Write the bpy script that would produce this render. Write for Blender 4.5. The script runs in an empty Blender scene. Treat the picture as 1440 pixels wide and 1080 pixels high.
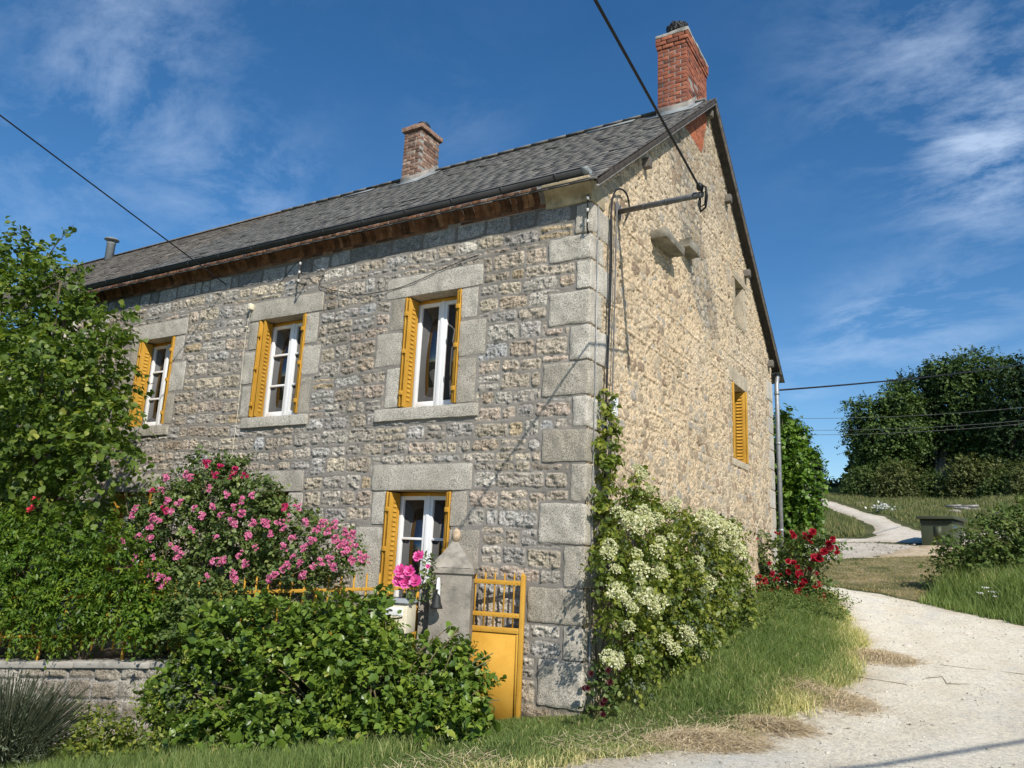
import bpy, math, random
import numpy as np
from mathutils import Matrix, Vector
R_ = np.random.default_rng
random.seed(3)
scene = bpy.context.scene
COL = scene.collection

# ------------------------------------------------------------------ camera
F_, P_, RL_, YW_ = 1073.76, 0.217280, -0.0444641, -0.5427675
def cam_axes(p, r, y):
    cy, sy, cp, sp, cr, sr = math.cos(y), math.sin(y), math.cos(p), math.sin(p), math.cos(r), math.sin(r)
    f = np.array([sy*cp, cy*cp, sp]); rt = np.array([cy, -sy, 0.0]); dn = -np.cross(rt, f)
    return np.array([cr*rt + sr*dn, -sr*rt + cr*dn, f])
CM = cam_axes(P_, RL_, YW_)
CP = np.array([3.767, -7.953, 1.699])
cam = bpy.data.cameras.new('camera'); cam.sensor_width = 36; cam.lens = F_/1440*36
cam.clip_start = 0.05; cam.clip_end = 3000
co = bpy.data.objects.new('camera', cam); COL.objects.link(co); scene.camera = co
mw = Matrix.Identity(4)
for i in range(3):
    mw[i][0] = CM[0][i]; mw[i][1] = -CM[1][i]; mw[i][2] = -CM[2][i]; mw[i][3] = CP[i]
co.matrix_world = mw
def ray(x, y): return CM.T @ np.array([(x-720)/F_, (y-540)/F_, 1.0])
def atY(x, y, Y):
    r = ray(x, y); return CP + r*((Y-CP[1])/r[1])
def atX(x, y, X):
    r = ray(x, y); return CP + r*((X-CP[0])/r[0])
def depth(p): return float(CM[2] @ (np.asarray(p)-CP))

# ------------------------------------------------------------------ noise
def hash2(ix, iy, s):
    n = (ix.astype(np.int64)*374761393 + iy.astype(np.int64)*668265263 + s*974634777) & 0xffffffff
    n = ((n ^ (n >> 13))*1274126177) & 0xffffffff
    return ((n ^ (n >> 16)) & 0xffff)/65535.0
def vn2(x, y, s=0):
    x = np.asarray(x, float); y = np.asarray(y, float)
    ix = np.floor(x); iy = np.floor(y); fx = x-ix; fy = y-iy
    fx = fx*fx*(3-2*fx); fy = fy*fy*(3-2*fy)
    a = hash2(ix, iy, s); b = hash2(ix+1, iy, s); c = hash2(ix, iy+1, s); d = hash2(ix+1, iy+1, s)
    return (a*(1-fx)+b*fx)*(1-fy) + (c*(1-fx)+d*fx)*fy
def fbm(x, y, s=0, o=3):
    t = 0; a = 1; m = 0
    for k in range(o):
        t = t + a*vn2(x*2**k+17.3*k, y*2**k-9.1*k, s+k); m += a; a *= .5
    return t/m
def n3(p, f, s=0):
    return (vn2(p[:, 0]*f+p[:, 2]*f*.61, p[:, 1]*f-p[:, 2]*f*.37, s)+vn2(p[:, 2]*f+31.7, (p[:, 0]+p[:, 1])*f*.8, s+5))-1.0
def sstep(a, b, x):
    t = np.clip((x-a)/(b-a), 0, 1); return t*t*(3-2*t)

# ------------------------------------------------------------------ meshes
def mk(name, V, Fs, mat=None, parent=None, rnd=None, col=None, smooth=False):
    V = np.asarray(V, np.float32)
    me = bpy.data.meshes.new(name)
    Fs = [np.asarray(f, np.int32) for f in Fs if len(f)]
    li = np.concatenate([f.ravel() for f in Fs]); tot = np.concatenate([np.full(len(f), f.shape[1], np.int32) for f in Fs])
    st = np.concatenate([[0], np.cumsum(tot)[:-1]]).astype(np.int32)
    me.vertices.add(len(V)); me.vertices.foreach_set('co', V.ravel())
    me.loops.add(len(li)); me.loops.foreach_set('vertex_index', li)
    me.polygons.add(len(tot)); me.polygons.foreach_set('loop_start', st)
    if smooth: me.polygons.foreach_set('use_smooth', np.ones(len(tot), bool))
    if rnd is not None:
        a = me.attributes.new('rnd', 'FLOAT', 'POINT'); a.data.foreach_set('value', np.asarray(rnd, np.float32))
    if col is not None:
        a = me.attributes.new('Col', 'FLOAT_COLOR', 'POINT')
        c = np.ones((len(V), 4), np.float32); c[:, :3] = col; a.data.foreach_set('color', c.ravel())
    me.update(calc_edges=True)
    if mat: me.materials.append(mat)
    o = bpy.data.objects.new(name, me); COL.objects.link(o)
    if parent is not None: adopt(o, parent)
    return o
def adopt(o, p):
    o.parent = p; o.matrix_parent_inverse = WM[p.name].inverted() if p.name in WM else Matrix.Identity(4)
WM = {}
def tag(o, label, cat, group=None):
    o['label'] = label; o['category'] = cat
    if group: o['group'] = group
    return o
def kind(o, k):
    o['kind'] = k; return o
def thing(name, label, cat, loc, group=None):
    o = bpy.data.objects.new(name, None); COL.objects.link(o); o.location = [float(v) for v in loc]
    o.empty_display_size = .1
    WM[o.name] = Matrix.Translation(o.location)
    return tag(o, label, cat, group)

class MB:
    def __init__(s): s.V = []; s.F = []; s.R = []; s.n = 0
    def add(s, V, Fs, r=None):
        V = np.asarray(V, float)
        for f in Fs: s.F.append(np.asarray(f, np.int64)+s.n)
        s.V.append(V); s.R.append(np.full(len(V), random.random() if r is None else r) if np.ndim(r) == 0 or r is None else np.asarray(r)); s.n += len(V)
        return s
    def obox(s, c, ax, ay, az, r=None):
        c, ax, ay, az = [np.asarray(v, float) for v in (c, ax, ay, az)]
        V = [c+i*ax+j*ay+k*az for k in (-1, 1) for j in (-1, 1) for i in (-1, 1)]
        return s.add(V, [[(0, 2, 3, 1), (4, 5, 7, 6), (0, 1, 5, 4), (2, 6, 7, 3), (0, 4, 6, 2), (1, 3, 7, 5)]], r)
    def box(s, x0, x1, y0, y1, z0, z1, r=None):
        return s.obox(((x0+x1)/2, (y0+y1)/2, (z0+z1)/2), ((x1-x0)/2, 0, 0), (0, (y1-y0)/2, 0), (0, 0, (z1-z0)/2), r)
    def bar(s, a, b, w, h=None, up=(0, 0, 1), r=None):
        a = np.asarray(a, float); b = np.asarray(b, float); d = b-a; u = np.asarray(up, float)
        x = np.cross(d, u)
        if np.linalg.norm(x) < 1e-6: x = np.cross(d, (1, 0, 0))
        x /= np.linalg.norm(x); z = np.cross(x, d); z /= np.linalg.norm(z)
        return s.obox((a+b)/2, d/2, x*w/2, z*(h or w)/2, r)
    def tube(s, pts, rad, n=8, r=None, cap=True):
        P = np.asarray(pts, float); m = len(P); rad = np.broadcast_to(np.asarray(rad, float), (m,))
        T = np.gradient(P, axis=0); T /= np.linalg.norm(T, axis=1)[:, None]+1e-9
        ref = np.array([0, 0, 1.0]) if abs(T[0][2]) < .9 else np.array([1.0, 0, 0])
        V = []
        for i in range(m):
            x = np.cross(T[i], ref); x /= np.linalg.norm(x)+1e-9; y = np.cross(x, T[i]); ref = y
            a = np.arange(n)*2*math.pi/n
            V.append(P[i]+rad[i]*(np.cos(a)[:, None]*x+np.sin(a)[:, None]*y))
        V = np.concatenate(V); Q = []
        for i in range(m-1):
            for j in range(n): Q.append((i*n+j, i*n+(j+1) % n, (i+1)*n+(j+1) % n, (i+1)*n+j))
        Fs = [Q]
        if cap: Fs += [[tuple(range(n))[::-1]], [tuple(range((m-1)*n, m*n))]]
        return s.add(V, Fs, r)
    def lathe(s, c, prof, n=16, r=None):
        c = np.asarray(c, float); a = np.arange(n)*2*math.pi/n
        V = np.concatenate([np.stack([c[0]+q*np.cos(a), c[1]+q*np.sin(a), np.full(n, c[2]+z)], 1) for q, z in prof]); m = len(prof)
        Q = [(i*n+j, i*n+(j+1) % n, (i+1)*n+(j+1) % n, (i+1)*n+j) for i in range(m-1) for j in range(n)]
        return s.add(V, [Q, [tuple(range(n))[::-1]], [tuple(range((m-1)*n, m*n))]], r)
    def prism(s, poly, axis, a0, a1, r=None):
        # poly: (u,v) in the two other axes in xyz order
        n = len(poly); V = []
        for a in (a0, a1):
            for u, v in poly:
                V.append({0: (a, u, v), 1: (u, a, v), 2: (u, v, a)}[axis])
        return s.add(V, [[(i, (i+1) % n, n+(i+1) % n, n+i) for i in range(n)], [tuple(range(n))[::-1]], [tuple(range(n, 2*n))]], r)
    def build(s, name, mat, parent=None, smooth=False, bevel=0):
        by = {}
        for f in s.F: by.setdefault(f.shape[1], []).append(f)
        o = mk(name, np.concatenate(s.V), [np.concatenate(v) for v in by.values()], mat, parent, rnd=np.concatenate(s.R), smooth=smooth)
        if bevel:
            m = o.modifiers.new('bevel', 'BEVEL'); m.width = bevel; m.segments = 2; m.limit_method = 'ANGLE'
        return o

def stone(name, lo, hi, mat, parent, r=.015, rough=.006, res=.05, seed=0, freq=9):
    """rounded, slightly uneven dressed block: one closed mesh"""
    lo = np.asarray(lo, float); hi = np.asarray(hi, float); L = hi-lo
    N = np.maximum(2, np.round(L/res).astype(int)); N = np.minimum(N, 60)
    Vs = []; Q = []; off = 0
    for ax in range(3):
        u, v = [a for a in range(3) if a != ax]
        for sgn in (0, 1):
            U, W = np.meshgrid(np.linspace(lo[u], hi[u], N[u]+1), np.linspace(lo[v], hi[v], N[v]+1), indexing='ij')
            p = np.zeros((U.size, 3)); p[:, u] = U.ravel(); p[:, v] = W.ravel(); p[:, ax] = (lo, hi)[sgn][ax]
            i, j = np.meshgrid(np.arange(N[u]), np.arange(N[v]), indexing='ij'); w = N[v]+1
            q = np.stack([i*w+j, (i+1)*w+j, (i+1)*w+j+1, i*w+j+1], -1).reshape(-1, 4)+off
            if (sgn == 0) != (ax == 1): q = q[:, ::-1]
            Vs.append(p); Q.append(q); off += len(p)
    p = np.concatenate(Vs); Q = np.concatenate(Q)
    r = min(r, L.min()*.45)
    inn = np.clip(p, lo+r, hi-r); d = p-inn; n = d/(np.linalg.norm(d, axis=1)[:, None]+1e-9)
    p = inn+n*r
    h = n3(p+seed*3.7, freq, seed)+.5*n3(p-seed, freq*2.7, seed+3)
    p = p+n*(h*rough)[:, None]
    return mk(name, p, [Q], mat, parent, rnd=np.full(len(p), R_(seed+77).random()), smooth=True)

# ------------------------------------------------------------------ materials
def M(name, rough=.8, spec=.3):
    m = bpy.data.materials.new(name); m.use_nodes = True; nt = m.node_tree; b = nt.nodes['Principled BSDF']
    b.inputs['Roughness'].default_value = rough; b.inputs['Specular IOR Level'].default_value = spec
    return m, nt, b
def nd(nt, t, **k):
    n = nt.nodes.new(t)
    for a, v in k.items():
        if a in n.inputs: n.inputs[a].default_value = v
        else: setattr(n, a, v)
    return n
def ramp(nt, fac, stops):
    n = nt.nodes.new('ShaderNodeValToRGB'); e = n.color_ramp.elements
    while len(e) < len(stops): e.new(.5)
    for el, (p, c) in zip(e, stops): el.position = p; el.color = (*c, 1)
    if fac is not None: nt.links.new(fac, n.inputs[0])
    return n.outputs[0]
def noise(nt, scale, detail=4, vec='Object', rough=.55, dist=0, mapscale=None):
    tc = nt.nodes.new('ShaderNodeTexCoord'); n = nd(nt, 'ShaderNodeTexNoise'); n.inputs['Scale'].default_value = scale
    n.inputs['Detail'].default_value = detail; n.inputs['Roughness'].default_value = rough; n.inputs['Distortion'].default_value = dist
    src = tc.outputs[vec]
    if mapscale:
        mp = nt.nodes.new('ShaderNodeMapping'); mp.inputs['Scale'].default_value = mapscale; nt.links.new(src, mp.inputs[0]); src = mp.outputs[0]
    nt.links.new(src, n.inputs['Vector']); return n.outputs['Fac']
def mix(nt, f, a, b, mode='MIX'):
    n = nt.nodes.new('ShaderNodeMix'); n.data_type = 'RGBA'; n.blend_type = mode
    for i, v in ((0, f), (6, a), (7, b)):
        if isinstance(v, (int, float)): n.inputs[i].default_value = v
        elif isinstance(v, tuple): n.inputs[i].default_value = (*v, 1)
        else: nt.links.new(v, n.inputs[i])
    return n.outputs[2]
def bump(nt, b, h, s=.3, d=.01):
    n = nt.nodes.new('ShaderNodeBump'); n.inputs['Strength'].default_value = s; n.inputs['Distance'].default_value = d
    nt.links.new(h, n.inputs['Height']); nt.links.new(n.outputs[0], b.inputs['Normal'])
def attr(nt, name):
    n = nt.nodes.new('ShaderNodeAttribute'); n.attribute_name = name; return n
def plain(name, c, rough=.6, spec=.3, metal=0, var=.12, vs=12, bs=0, bscale=60, dirt=None):
    m, nt, b = M(name, rough, spec); b.inputs['Metallic'].default_value = metal
    n = noise(nt, vs, 5)
    lo = tuple(v*(1-var) for v in c); hi = tuple(min(1, v*(1+var)) for v in c)
    o = ramp(nt, n, [(.3, lo), (.7, hi)])
    if dirt:
        o = mix(nt, ramp(nt, noise(nt, dirt[1], 6, rough=.65), [(.5, (0, 0, 0)), (.72, (1, 1, 1))]), o, dirt[0])
    nt.links.new(o, b.inputs['Base Color'])
    if bs: bump(nt, b, noise(nt, bscale, 4), bs)
    return m
def rndmat(name, stops, rough=.8, spec=.25, nscale=8, namt=.35, bs=.3, bscale=40, extra=None):
    m, nt, b = M(name, rough, spec); o = ramp(nt, attr(nt, 'rnd').outputs['Fac'], stops)
    n = ramp(nt, noise(nt, nscale, 6), [(.3, (1-namt,)*3), (.7, (1+namt*.6,)*3)])
    o = mix(nt, 1.0, o, n, 'MULTIPLY')
    if extra: o = extra(nt, o)
    nt.links.new(o, b.inputs['Base Color']); bump(nt, b, noise(nt, bscale, 4), bs)
    return m
def leafmat(name, stops, trans=.3, rough=.45, spec=.35, tint=(1.25, 1.3, .55)):
    m, nt, b = M(name, rough, spec); c = ramp(nt, attr(nt, 'rnd').outputs['Fac'], stops)
    nt.links.new(c, b.inputs['Base Color'])
    t = nt.nodes.new('ShaderNodeBsdfTranslucent'); nt.links.new(mix(nt, 1.0, c, tint, 'MULTIPLY'), t.inputs[0])
    mx = nt.nodes.new('ShaderNodeMixShader'); mx.inputs[0].default_value = trans
    nt.links.new(b.outputs[0], mx.inputs[1]); nt.links.new(t.outputs[0], mx.inputs[2])
    nt.links.new(mx.outputs[0], nt.nodes['Material Output'].inputs[0]); return m

def speckle(nt, o, scale=70, amt=.5):
    v = ramp(nt, noise(nt, scale, 3, rough=.7), [(.38, (1-amt,)*3), (.5, (1, 1, 1)), (.62, (1+amt*.5,)*3)])
    return mix(nt, 1.0, o, v, 'MULTIPLY')
def mat_granite(name='granite_dressed', tint=(1, 1, 1)):
    m, nt, b = M(name, .85, .25)
    big = noise(nt, 2.2, 5); o = ramp(nt, big, [(.3, (.43, .41, .365)), (.5, (.50, .48, .435)), (.7, (.56, .54, .50))])
    o = mix(nt, 1.0, o, ramp(nt, attr(nt, 'rnd').outputs['Fac'], [(0, tuple(v*t for v, t in zip((.72, .695, .645), tint))), (.5, tuple(v*t for v, t in zip((.94, .93, .91), tint))), (1, tuple(1.12*t for t in tint))]), 'MULTIPLY')
    o = speckle(nt, o, 78, .62)
    st = ramp(nt, noise(nt, 5, 6, rough=.7, mapscale=(1, 1, .35)), [(.52, (0, 0, 0)), (.74, (.75, .75, .75))])
    o = mix(nt, st, o, (.22, .205, .17))
    li = ramp(nt, noise(nt, 9, 7, rough=.72), [(.6, (0, 0, 0)), (.7, (.55, .55, .55))]); o = mix(nt, li, o, (.56, .53, .44)); mo = ramp(nt, noise(nt, 3.1, 8, rough=.78), [(.58, (0, 0, 0)), (.7, (.5, .5, .5))]); o = mix(nt, mo, o, (.24, .20, .13))
    nt.links.new(o, b.inputs['Base Color']); bump(nt, b, noise(nt, 85, 4, rough=.7), .55, .012); return m
def mat_colored(name, sp=90, amt=.4, layers=((60, .5, .012),)):
    m, nt, b = M(name, .92, .15)
    c_ = attr(nt, 'Col').outputs['Color']; kk = attr(nt, 'rnd').outputs['Fac']
    nt.links.new(mix(nt, kk, c_, speckle(nt, c_, sp, amt)), b.inputs['Base Color']); prev = None
    for sc, st, di in layers:
        n = nt.nodes.new('ShaderNodeBump'); n.inputs['Strength'].default_value = st; n.inputs['Distance'].default_value = di
        mm = nt.nodes.new('ShaderNodeMath'); mm.operation = 'MULTIPLY_ADD'; mm.inputs[1].default_value = st*.75; mm.inputs[2].default_value = st*.25; nt.links.new(kk, mm.inputs[0]); nt.links.new(mm.outputs[0], n.inputs['Strength'])
        nt.links.new(noise(nt, sc, 6, rough=.68), n.inputs['Height'])
        if prev: nt.links.new(prev, n.inputs['Normal'])
        prev = n.outputs[0]
    nt.links.new(prev, b.inputs['Normal']); return m
def slate_extra(nt, o):
    li = ramp(nt, noise(nt, 3.2, 7, rough=.7), [(.5, (0, 0, 0)), (.72, (.65, .65, .65))])
    o = mix(nt, li, o, (.23, .22, .195)); mo = ramp(nt, noise(nt, 1.1, 8, rough=.75), [(.55, (0, 0, 0)), (.68, (.6, .6, .6))]); return mix(nt, mo, o, (.10, .095, .07))
MT = {}
MT['granite'] = mat_granite('granite_dressed', (.96, .93, .87)); MT['tan_granite'] = mat_granite('tan_granite', (.98, .88, .72))
MT['facade'] = mat_colored('rubble_masonry', 48, .55, ((24, .9, .045), (62, .7, .018)))
MT['gable'] = mat_colored('lime_rubble', 30, .34, ((17, .75, .035), (45, .7, .018)))
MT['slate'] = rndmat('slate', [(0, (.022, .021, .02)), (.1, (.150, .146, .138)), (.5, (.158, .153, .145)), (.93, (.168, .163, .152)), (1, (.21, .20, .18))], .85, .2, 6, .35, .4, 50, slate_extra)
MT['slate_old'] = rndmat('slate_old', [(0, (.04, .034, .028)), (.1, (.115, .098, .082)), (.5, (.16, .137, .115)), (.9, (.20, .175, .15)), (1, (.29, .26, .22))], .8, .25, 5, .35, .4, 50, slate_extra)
MT['brick'] = rndmat('red_brick', [(0, (.12, .065, .05)), (.25, (.265, .092, .055)), (.75, (.345, .115, .062)), (1, (.37, .15, .09))], .8, .25, 14, .35, .4, 70)
MT['brick_old'] = rndmat('old_brick', [(0, (.12, .08, .06)), (.3, (.22, .13, .09)), (.7, (.30, .175, .12)), (1, (.40, .31, .24))], .9, .2, 14, .5, .5, 60)
MT['brick_brown'] = rndmat('cornice_brick', [(0, (.085, .047, .03)), (.4, (.16, .08, .045)), (.8, (.21, .11, .062)), (1, (.25, .15, .09))], .9, .2, 9, .5, .5, 50)
MT['mortar'] = plain('mortar', (.2, .19, .175), .95, .1, 0, .25, 20, .4)
MT['moss_stone'] = plain('mossy_stone', (.22, .205, .165), .95, .1, 0, .4, 6, .6, 40, ((.13, .115, .08), 7))
MT['tan_stone'] = plain('tan_stone', (.42, .355, .235), .95, .1, 0, .25, 5, .4, 40, ((.24, .20, .13), 6))
MT['skirt'] = plain('grey_render', (.24, .225, .20), .95, .1, 0, .35, 7, .4, 40)
MT['cement'] = plain('cement', (.36, .345, .31), .95, .1, 0, .3, 6, .4, 40, ((.13, .12, .11), 9))
MT['zinc'] = plain('zinc', (.24, .26, .265), .75, .3, .1, .2, 4)
MT['zinc_dark'] = plain('zinc_dark', (.045, .047, .049), .5, .45, .3, .25, 3)
MT['iron'] = plain('dark_iron', (.03, .03, .03), .6, .4, .3, .2)
MT['mast'] = plain('mast_grey', (.13, .13, .13), .6, .4, .2, .25, 9)
MT['rubber'] = plain('black_cable', (.012, .012, .013), .6, .3)
MT['galv'] = plain('galvanised', (.33, .34, .35), .5, .5, .6, .2, 8)
def mat_paint():
    m, nt, b = M('ochre_paint', .72, .18)
    o = ramp(nt, noise(nt, 3, 6, rough=.65), [(.3, (.44, .23, .03)), (.5, (.51, .275, .038)), (.7, (.55, .315, .055))])
    o = mix(nt, ramp(nt, noise(nt, 14, 7, rough=.75, mapscale=(1, 1, .3)), [(.58, (0, 0, 0)), (.72, (.55, .55, .55))]), o, (.30, .16, .035))
    o = mix(nt, ramp(nt, noise(nt, 24, 4, rough=.6), [(.69, (0, 0, 0)), (.71, (.85, .85, .85))]), o, (.10, .055, .03))
    nt.links.new(o, b.inputs['Base Color']); bump(nt, b, noise(nt, 30, 5), .08); return m
MT['yellow'] = mat_paint()
MT['pvc'] = plain('white_frame', (.78, .79, .79), .35, .4, 0, .03)
MT['brownwood'] = plain('brown_wood', (.13, .09, .06), .7, .3, 0, .3, 10)
MT['greywood'] = plain('weathered_wood', (.27, .255, .24), .85, .2, 0, .35, 9, .3, 40)
MT['purlin'] = plain('old_purlin', (.15, .135, .115), .9, .15, 0, .35, 9, .3, 40)
MT['darkwood'] = plain('dark_wood', (.06, .052, .045), .85, .2, 0, .3, 9, .3, 40)
MT['porcelain'] = plain('porcelain', (.55, .53, .48), .4, .4)
MT['cream'] = plain('cream_plastic', (.72, .66, .50), .45, .35, 0, .05, 6, 0, 60, ((.55, .47, .33), 11))
MT['white_plastic'] = plain('white_plastic', (.75, .76, .76), .4, .4)
MT['concrete'] = plain('pillar_concrete', (.27, .245, .205), .95, .15, 0, .3, 5, .6, 45, ((.15, .14, .12), 7))
MT['coping'] = plain('coping_stone', (.37, .345, .30), .95, .15, 0, .25, 4, .5, 40, ((.16, .15, .13), 8))
MT['pebble'] = plain('pebble', (.42, .32, .22), .8, .25, 0, .3, 25, .3)
MT['kiosk'] = plain('green_panel', (.062, .072, .038), .55, .35, 0, .07, 2)
MT['kiosk_dark'] = plain('dark_green_panel', (.035, .042, .026), .6, .3, 0, .1, 2)
MT['blue'] = plain('blue_sign', (.04, .13, .42), .5, .3, 0, .05)
MT['bark'] = plain('bark', (.12, .095, .07), .95, .1, 0, .4, 20, .8, 30)
MT['bark_pale'] = plain('pale_bark', (.17, .16, .145), .95, .1, 0, .35, 9, .6, 30)
MT['stem'] = plain('stem', (.14, .12, .06), .9, .15, 0, .35, 30)
MT['straw'] = rndmat('straw', [(0, (.30, .21, .11)), (.5, (.60, .47, .28)), (1, (.78, .66, .44))], .9, .15, 6, .2, 0)
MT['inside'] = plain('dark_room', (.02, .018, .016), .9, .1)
MT['soil'] = plain('soil', (.16, .125, .09), .95, .1, 0, .4, 8, .6, 30)
MT['rock_dull'] = plain('field_rock', (.33, .30, .25), .95, .15, 0, .3, 5, .6, 20)
MT['rock'] = plain('rock', (.50, .46, .40), .95, .15, 0, .3, 5, .6, 20)
def mat_pane():
    m, nt, b = M('window_pane', .02, .9); b.inputs['Base Color'].default_value = (.008, .008, .009, 1)
    b.inputs['IOR'].default_value = 1.6; return m
MT['pane'] = mat_pane()
G = lambda *s: list(s)
MT['l_hydr'] = leafmat('hydrangea_leaf', [(0, (0.0538, 0.0992, 0.0166)), (0.5, (0.1174, 0.1893, 0.0248)), (0.92, (0.2079, 0.2794, 0.0364)), (1, (0.3669, 0.3606, 0.0827))], .25, .38, .45)
MT['l_tree'] = leafmat('lime_tree_leaf', [(0, (0.0496, 0.0862, 0.0162)), (0.5, (0.103, 0.1639, 0.0243)), (0.8, (0.1684, 0.2329, 0.0351)), (1, (0.408, 0.4255, 0.1))], 0.4)
MT['l_wist'] = leafmat('wisteria_leaf', [(0, (0.0499, 0.1, 0.0137)), (0.5, (0.1047, 0.1923, 0.0222)), (1, (0.2494, 0.3269, 0.0376))], 0.42)
MT['l_rose'] = leafmat('rose_leaf', [(0, (0.0528, 0.088, 0.0259)), (0.5, (0.1056, 0.16, 0.0403)), (1, (0.2288, 0.272, 0.0792))], .28)
MT['l_climb'] = leafmat('climber_leaf', [(0, (0.0674, 0.1074, 0.0214)), (0.5, (0.1638, 0.2148, 0.0337)), (1, (0.3662, 0.3682, 0.0688))], 0.4)
MT['l_grey'] = leafmat('greyish_leaf', [(0, (0.048, 0.072, 0.0378)), (0.6, (0.108, 0.138, 0.0702)), (1, (0.192, 0.216, 0.1188))], .2)
MT['l_vine'] = leafmat('vine_leaf', [(0, (0.0496, 0.108, 0.0146)), (0.5, (0.1063, 0.1958, 0.0243)), (1, (0.2126, 0.3105, 0.0486))], .35)
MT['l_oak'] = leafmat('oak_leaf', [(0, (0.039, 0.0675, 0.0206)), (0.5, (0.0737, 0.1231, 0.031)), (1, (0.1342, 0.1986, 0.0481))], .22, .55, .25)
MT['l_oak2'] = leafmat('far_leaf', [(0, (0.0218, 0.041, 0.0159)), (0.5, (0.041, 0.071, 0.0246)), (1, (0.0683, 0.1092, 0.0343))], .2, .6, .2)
MT['l_shrub'] = leafmat('shrub_leaf', [(0, (0.0453, 0.0725, 0.0217)), (0.5, (0.0906, 0.1346, 0.0373)), (1, (0.1631, 0.207, 0.0652))], .25, .55, .25)
MT['l_olive'] = leafmat('olive_leaf', [(0, (0.0675, 0.081, 0.0267)), (0.5, (0.1148, 0.135, 0.0425)), (1, (0.189, 0.2025, 0.0729))], .25, .55, .25)
MT['l_bramble'] = leafmat('bramble_leaf', [(0, (0.0528, 0.088, 0.023)), (0.5, (0.1056, 0.16, 0.0403)), (1, (0.22, 0.256, 0.0792))], .28, .6, .15)
MT['grass'] = leafmat('grass_blade', [(0, (0.0922, 0.1442, 0.0389)), (0.5, (0.1753, 0.2525, 0.0681)), (0.85, (0.3043, 0.3518, 0.1217)), (1, (0.8, 0.7035, 0.357))], 0.4, .5, .25)
MT['drygrass'] = leafmat('meadow_blade', [(0, (0.09, 0.1275, 0.0405)), (0.5, (0.165, 0.1875, 0.0675)), (0.85, (0.3, 0.27, 0.1215)), (1, (0.48, 0.375, 0.189))], .3, .6, .2)
MT['lavender'] = leafmat('lavender_stem', [(0, (0.021, 0.0279, 0.0146)), (0.6, (0.0396, 0.0489, 0.0251)), (1, (0.0605, 0.0698, 0.0377))], .15, .6, .2)
MT['f_pink'] = leafmat('pink_petal', [(0, (.46, .05, .15)), (.45, (.66, .17, .33)), (1, (.82, .48, .59))], .25, .5, .2, (1.1, .9, 1))
MT['f_deep'] = leafmat('deep_pink_petal', [(0, (.36, .012, .07)), (.6, (.52, .03, .13)), (1, (.66, .10, .24))], .22, .5, .2, (1.1, .8, 1))
MT['f_hot'] = leafmat('magenta_petal', [(0, (.55, .03, .22)), (.5, (.74, .09, .34)), (1, (.88, .35, .58))], .25, .5, .2, (1.1, .9, 1))
MT['f_red'] = leafmat('red_petal', [(0, (0.165, 0.003, 0.0095)), (0.6, (0.285, 0.006, 0.0203)), (1, (0.39, 0.0263, 0.0473))], .18, .5, .2, (1.1, .7, .9))
MT['f_dark'] = leafmat('dark_red_petal', [(0, (.025, .003, .006)), (1, (.06, .008, .012))], .1, .5, .2, (1, .7, .8))
MT['f_coral'] = leafmat('coral_petal', [(0, (.6, .02, .05)), (1, (.78, .10, .15))], .2, .5, .2, (1, .8, .9))
MT['f_cream'] = leafmat('cream_floret', [(0, (.40, .43, .17)), (.5, (.56, .56, .31)), (1, (.72, .71, .54))], .25, .6, .2, (1, 1, .8))
MT['f_green'] = leafmat('green_bud', [(0, (.22, .28, .05)), (1, (.42, .45, .14))], .25, .6, .2)
MT['f_white'] = leafmat('white_floret', [(0, (.6, .6, .52)), (1, (.8, .8, .76))], .25, .6, .2, (1, 1, 1))

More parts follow.
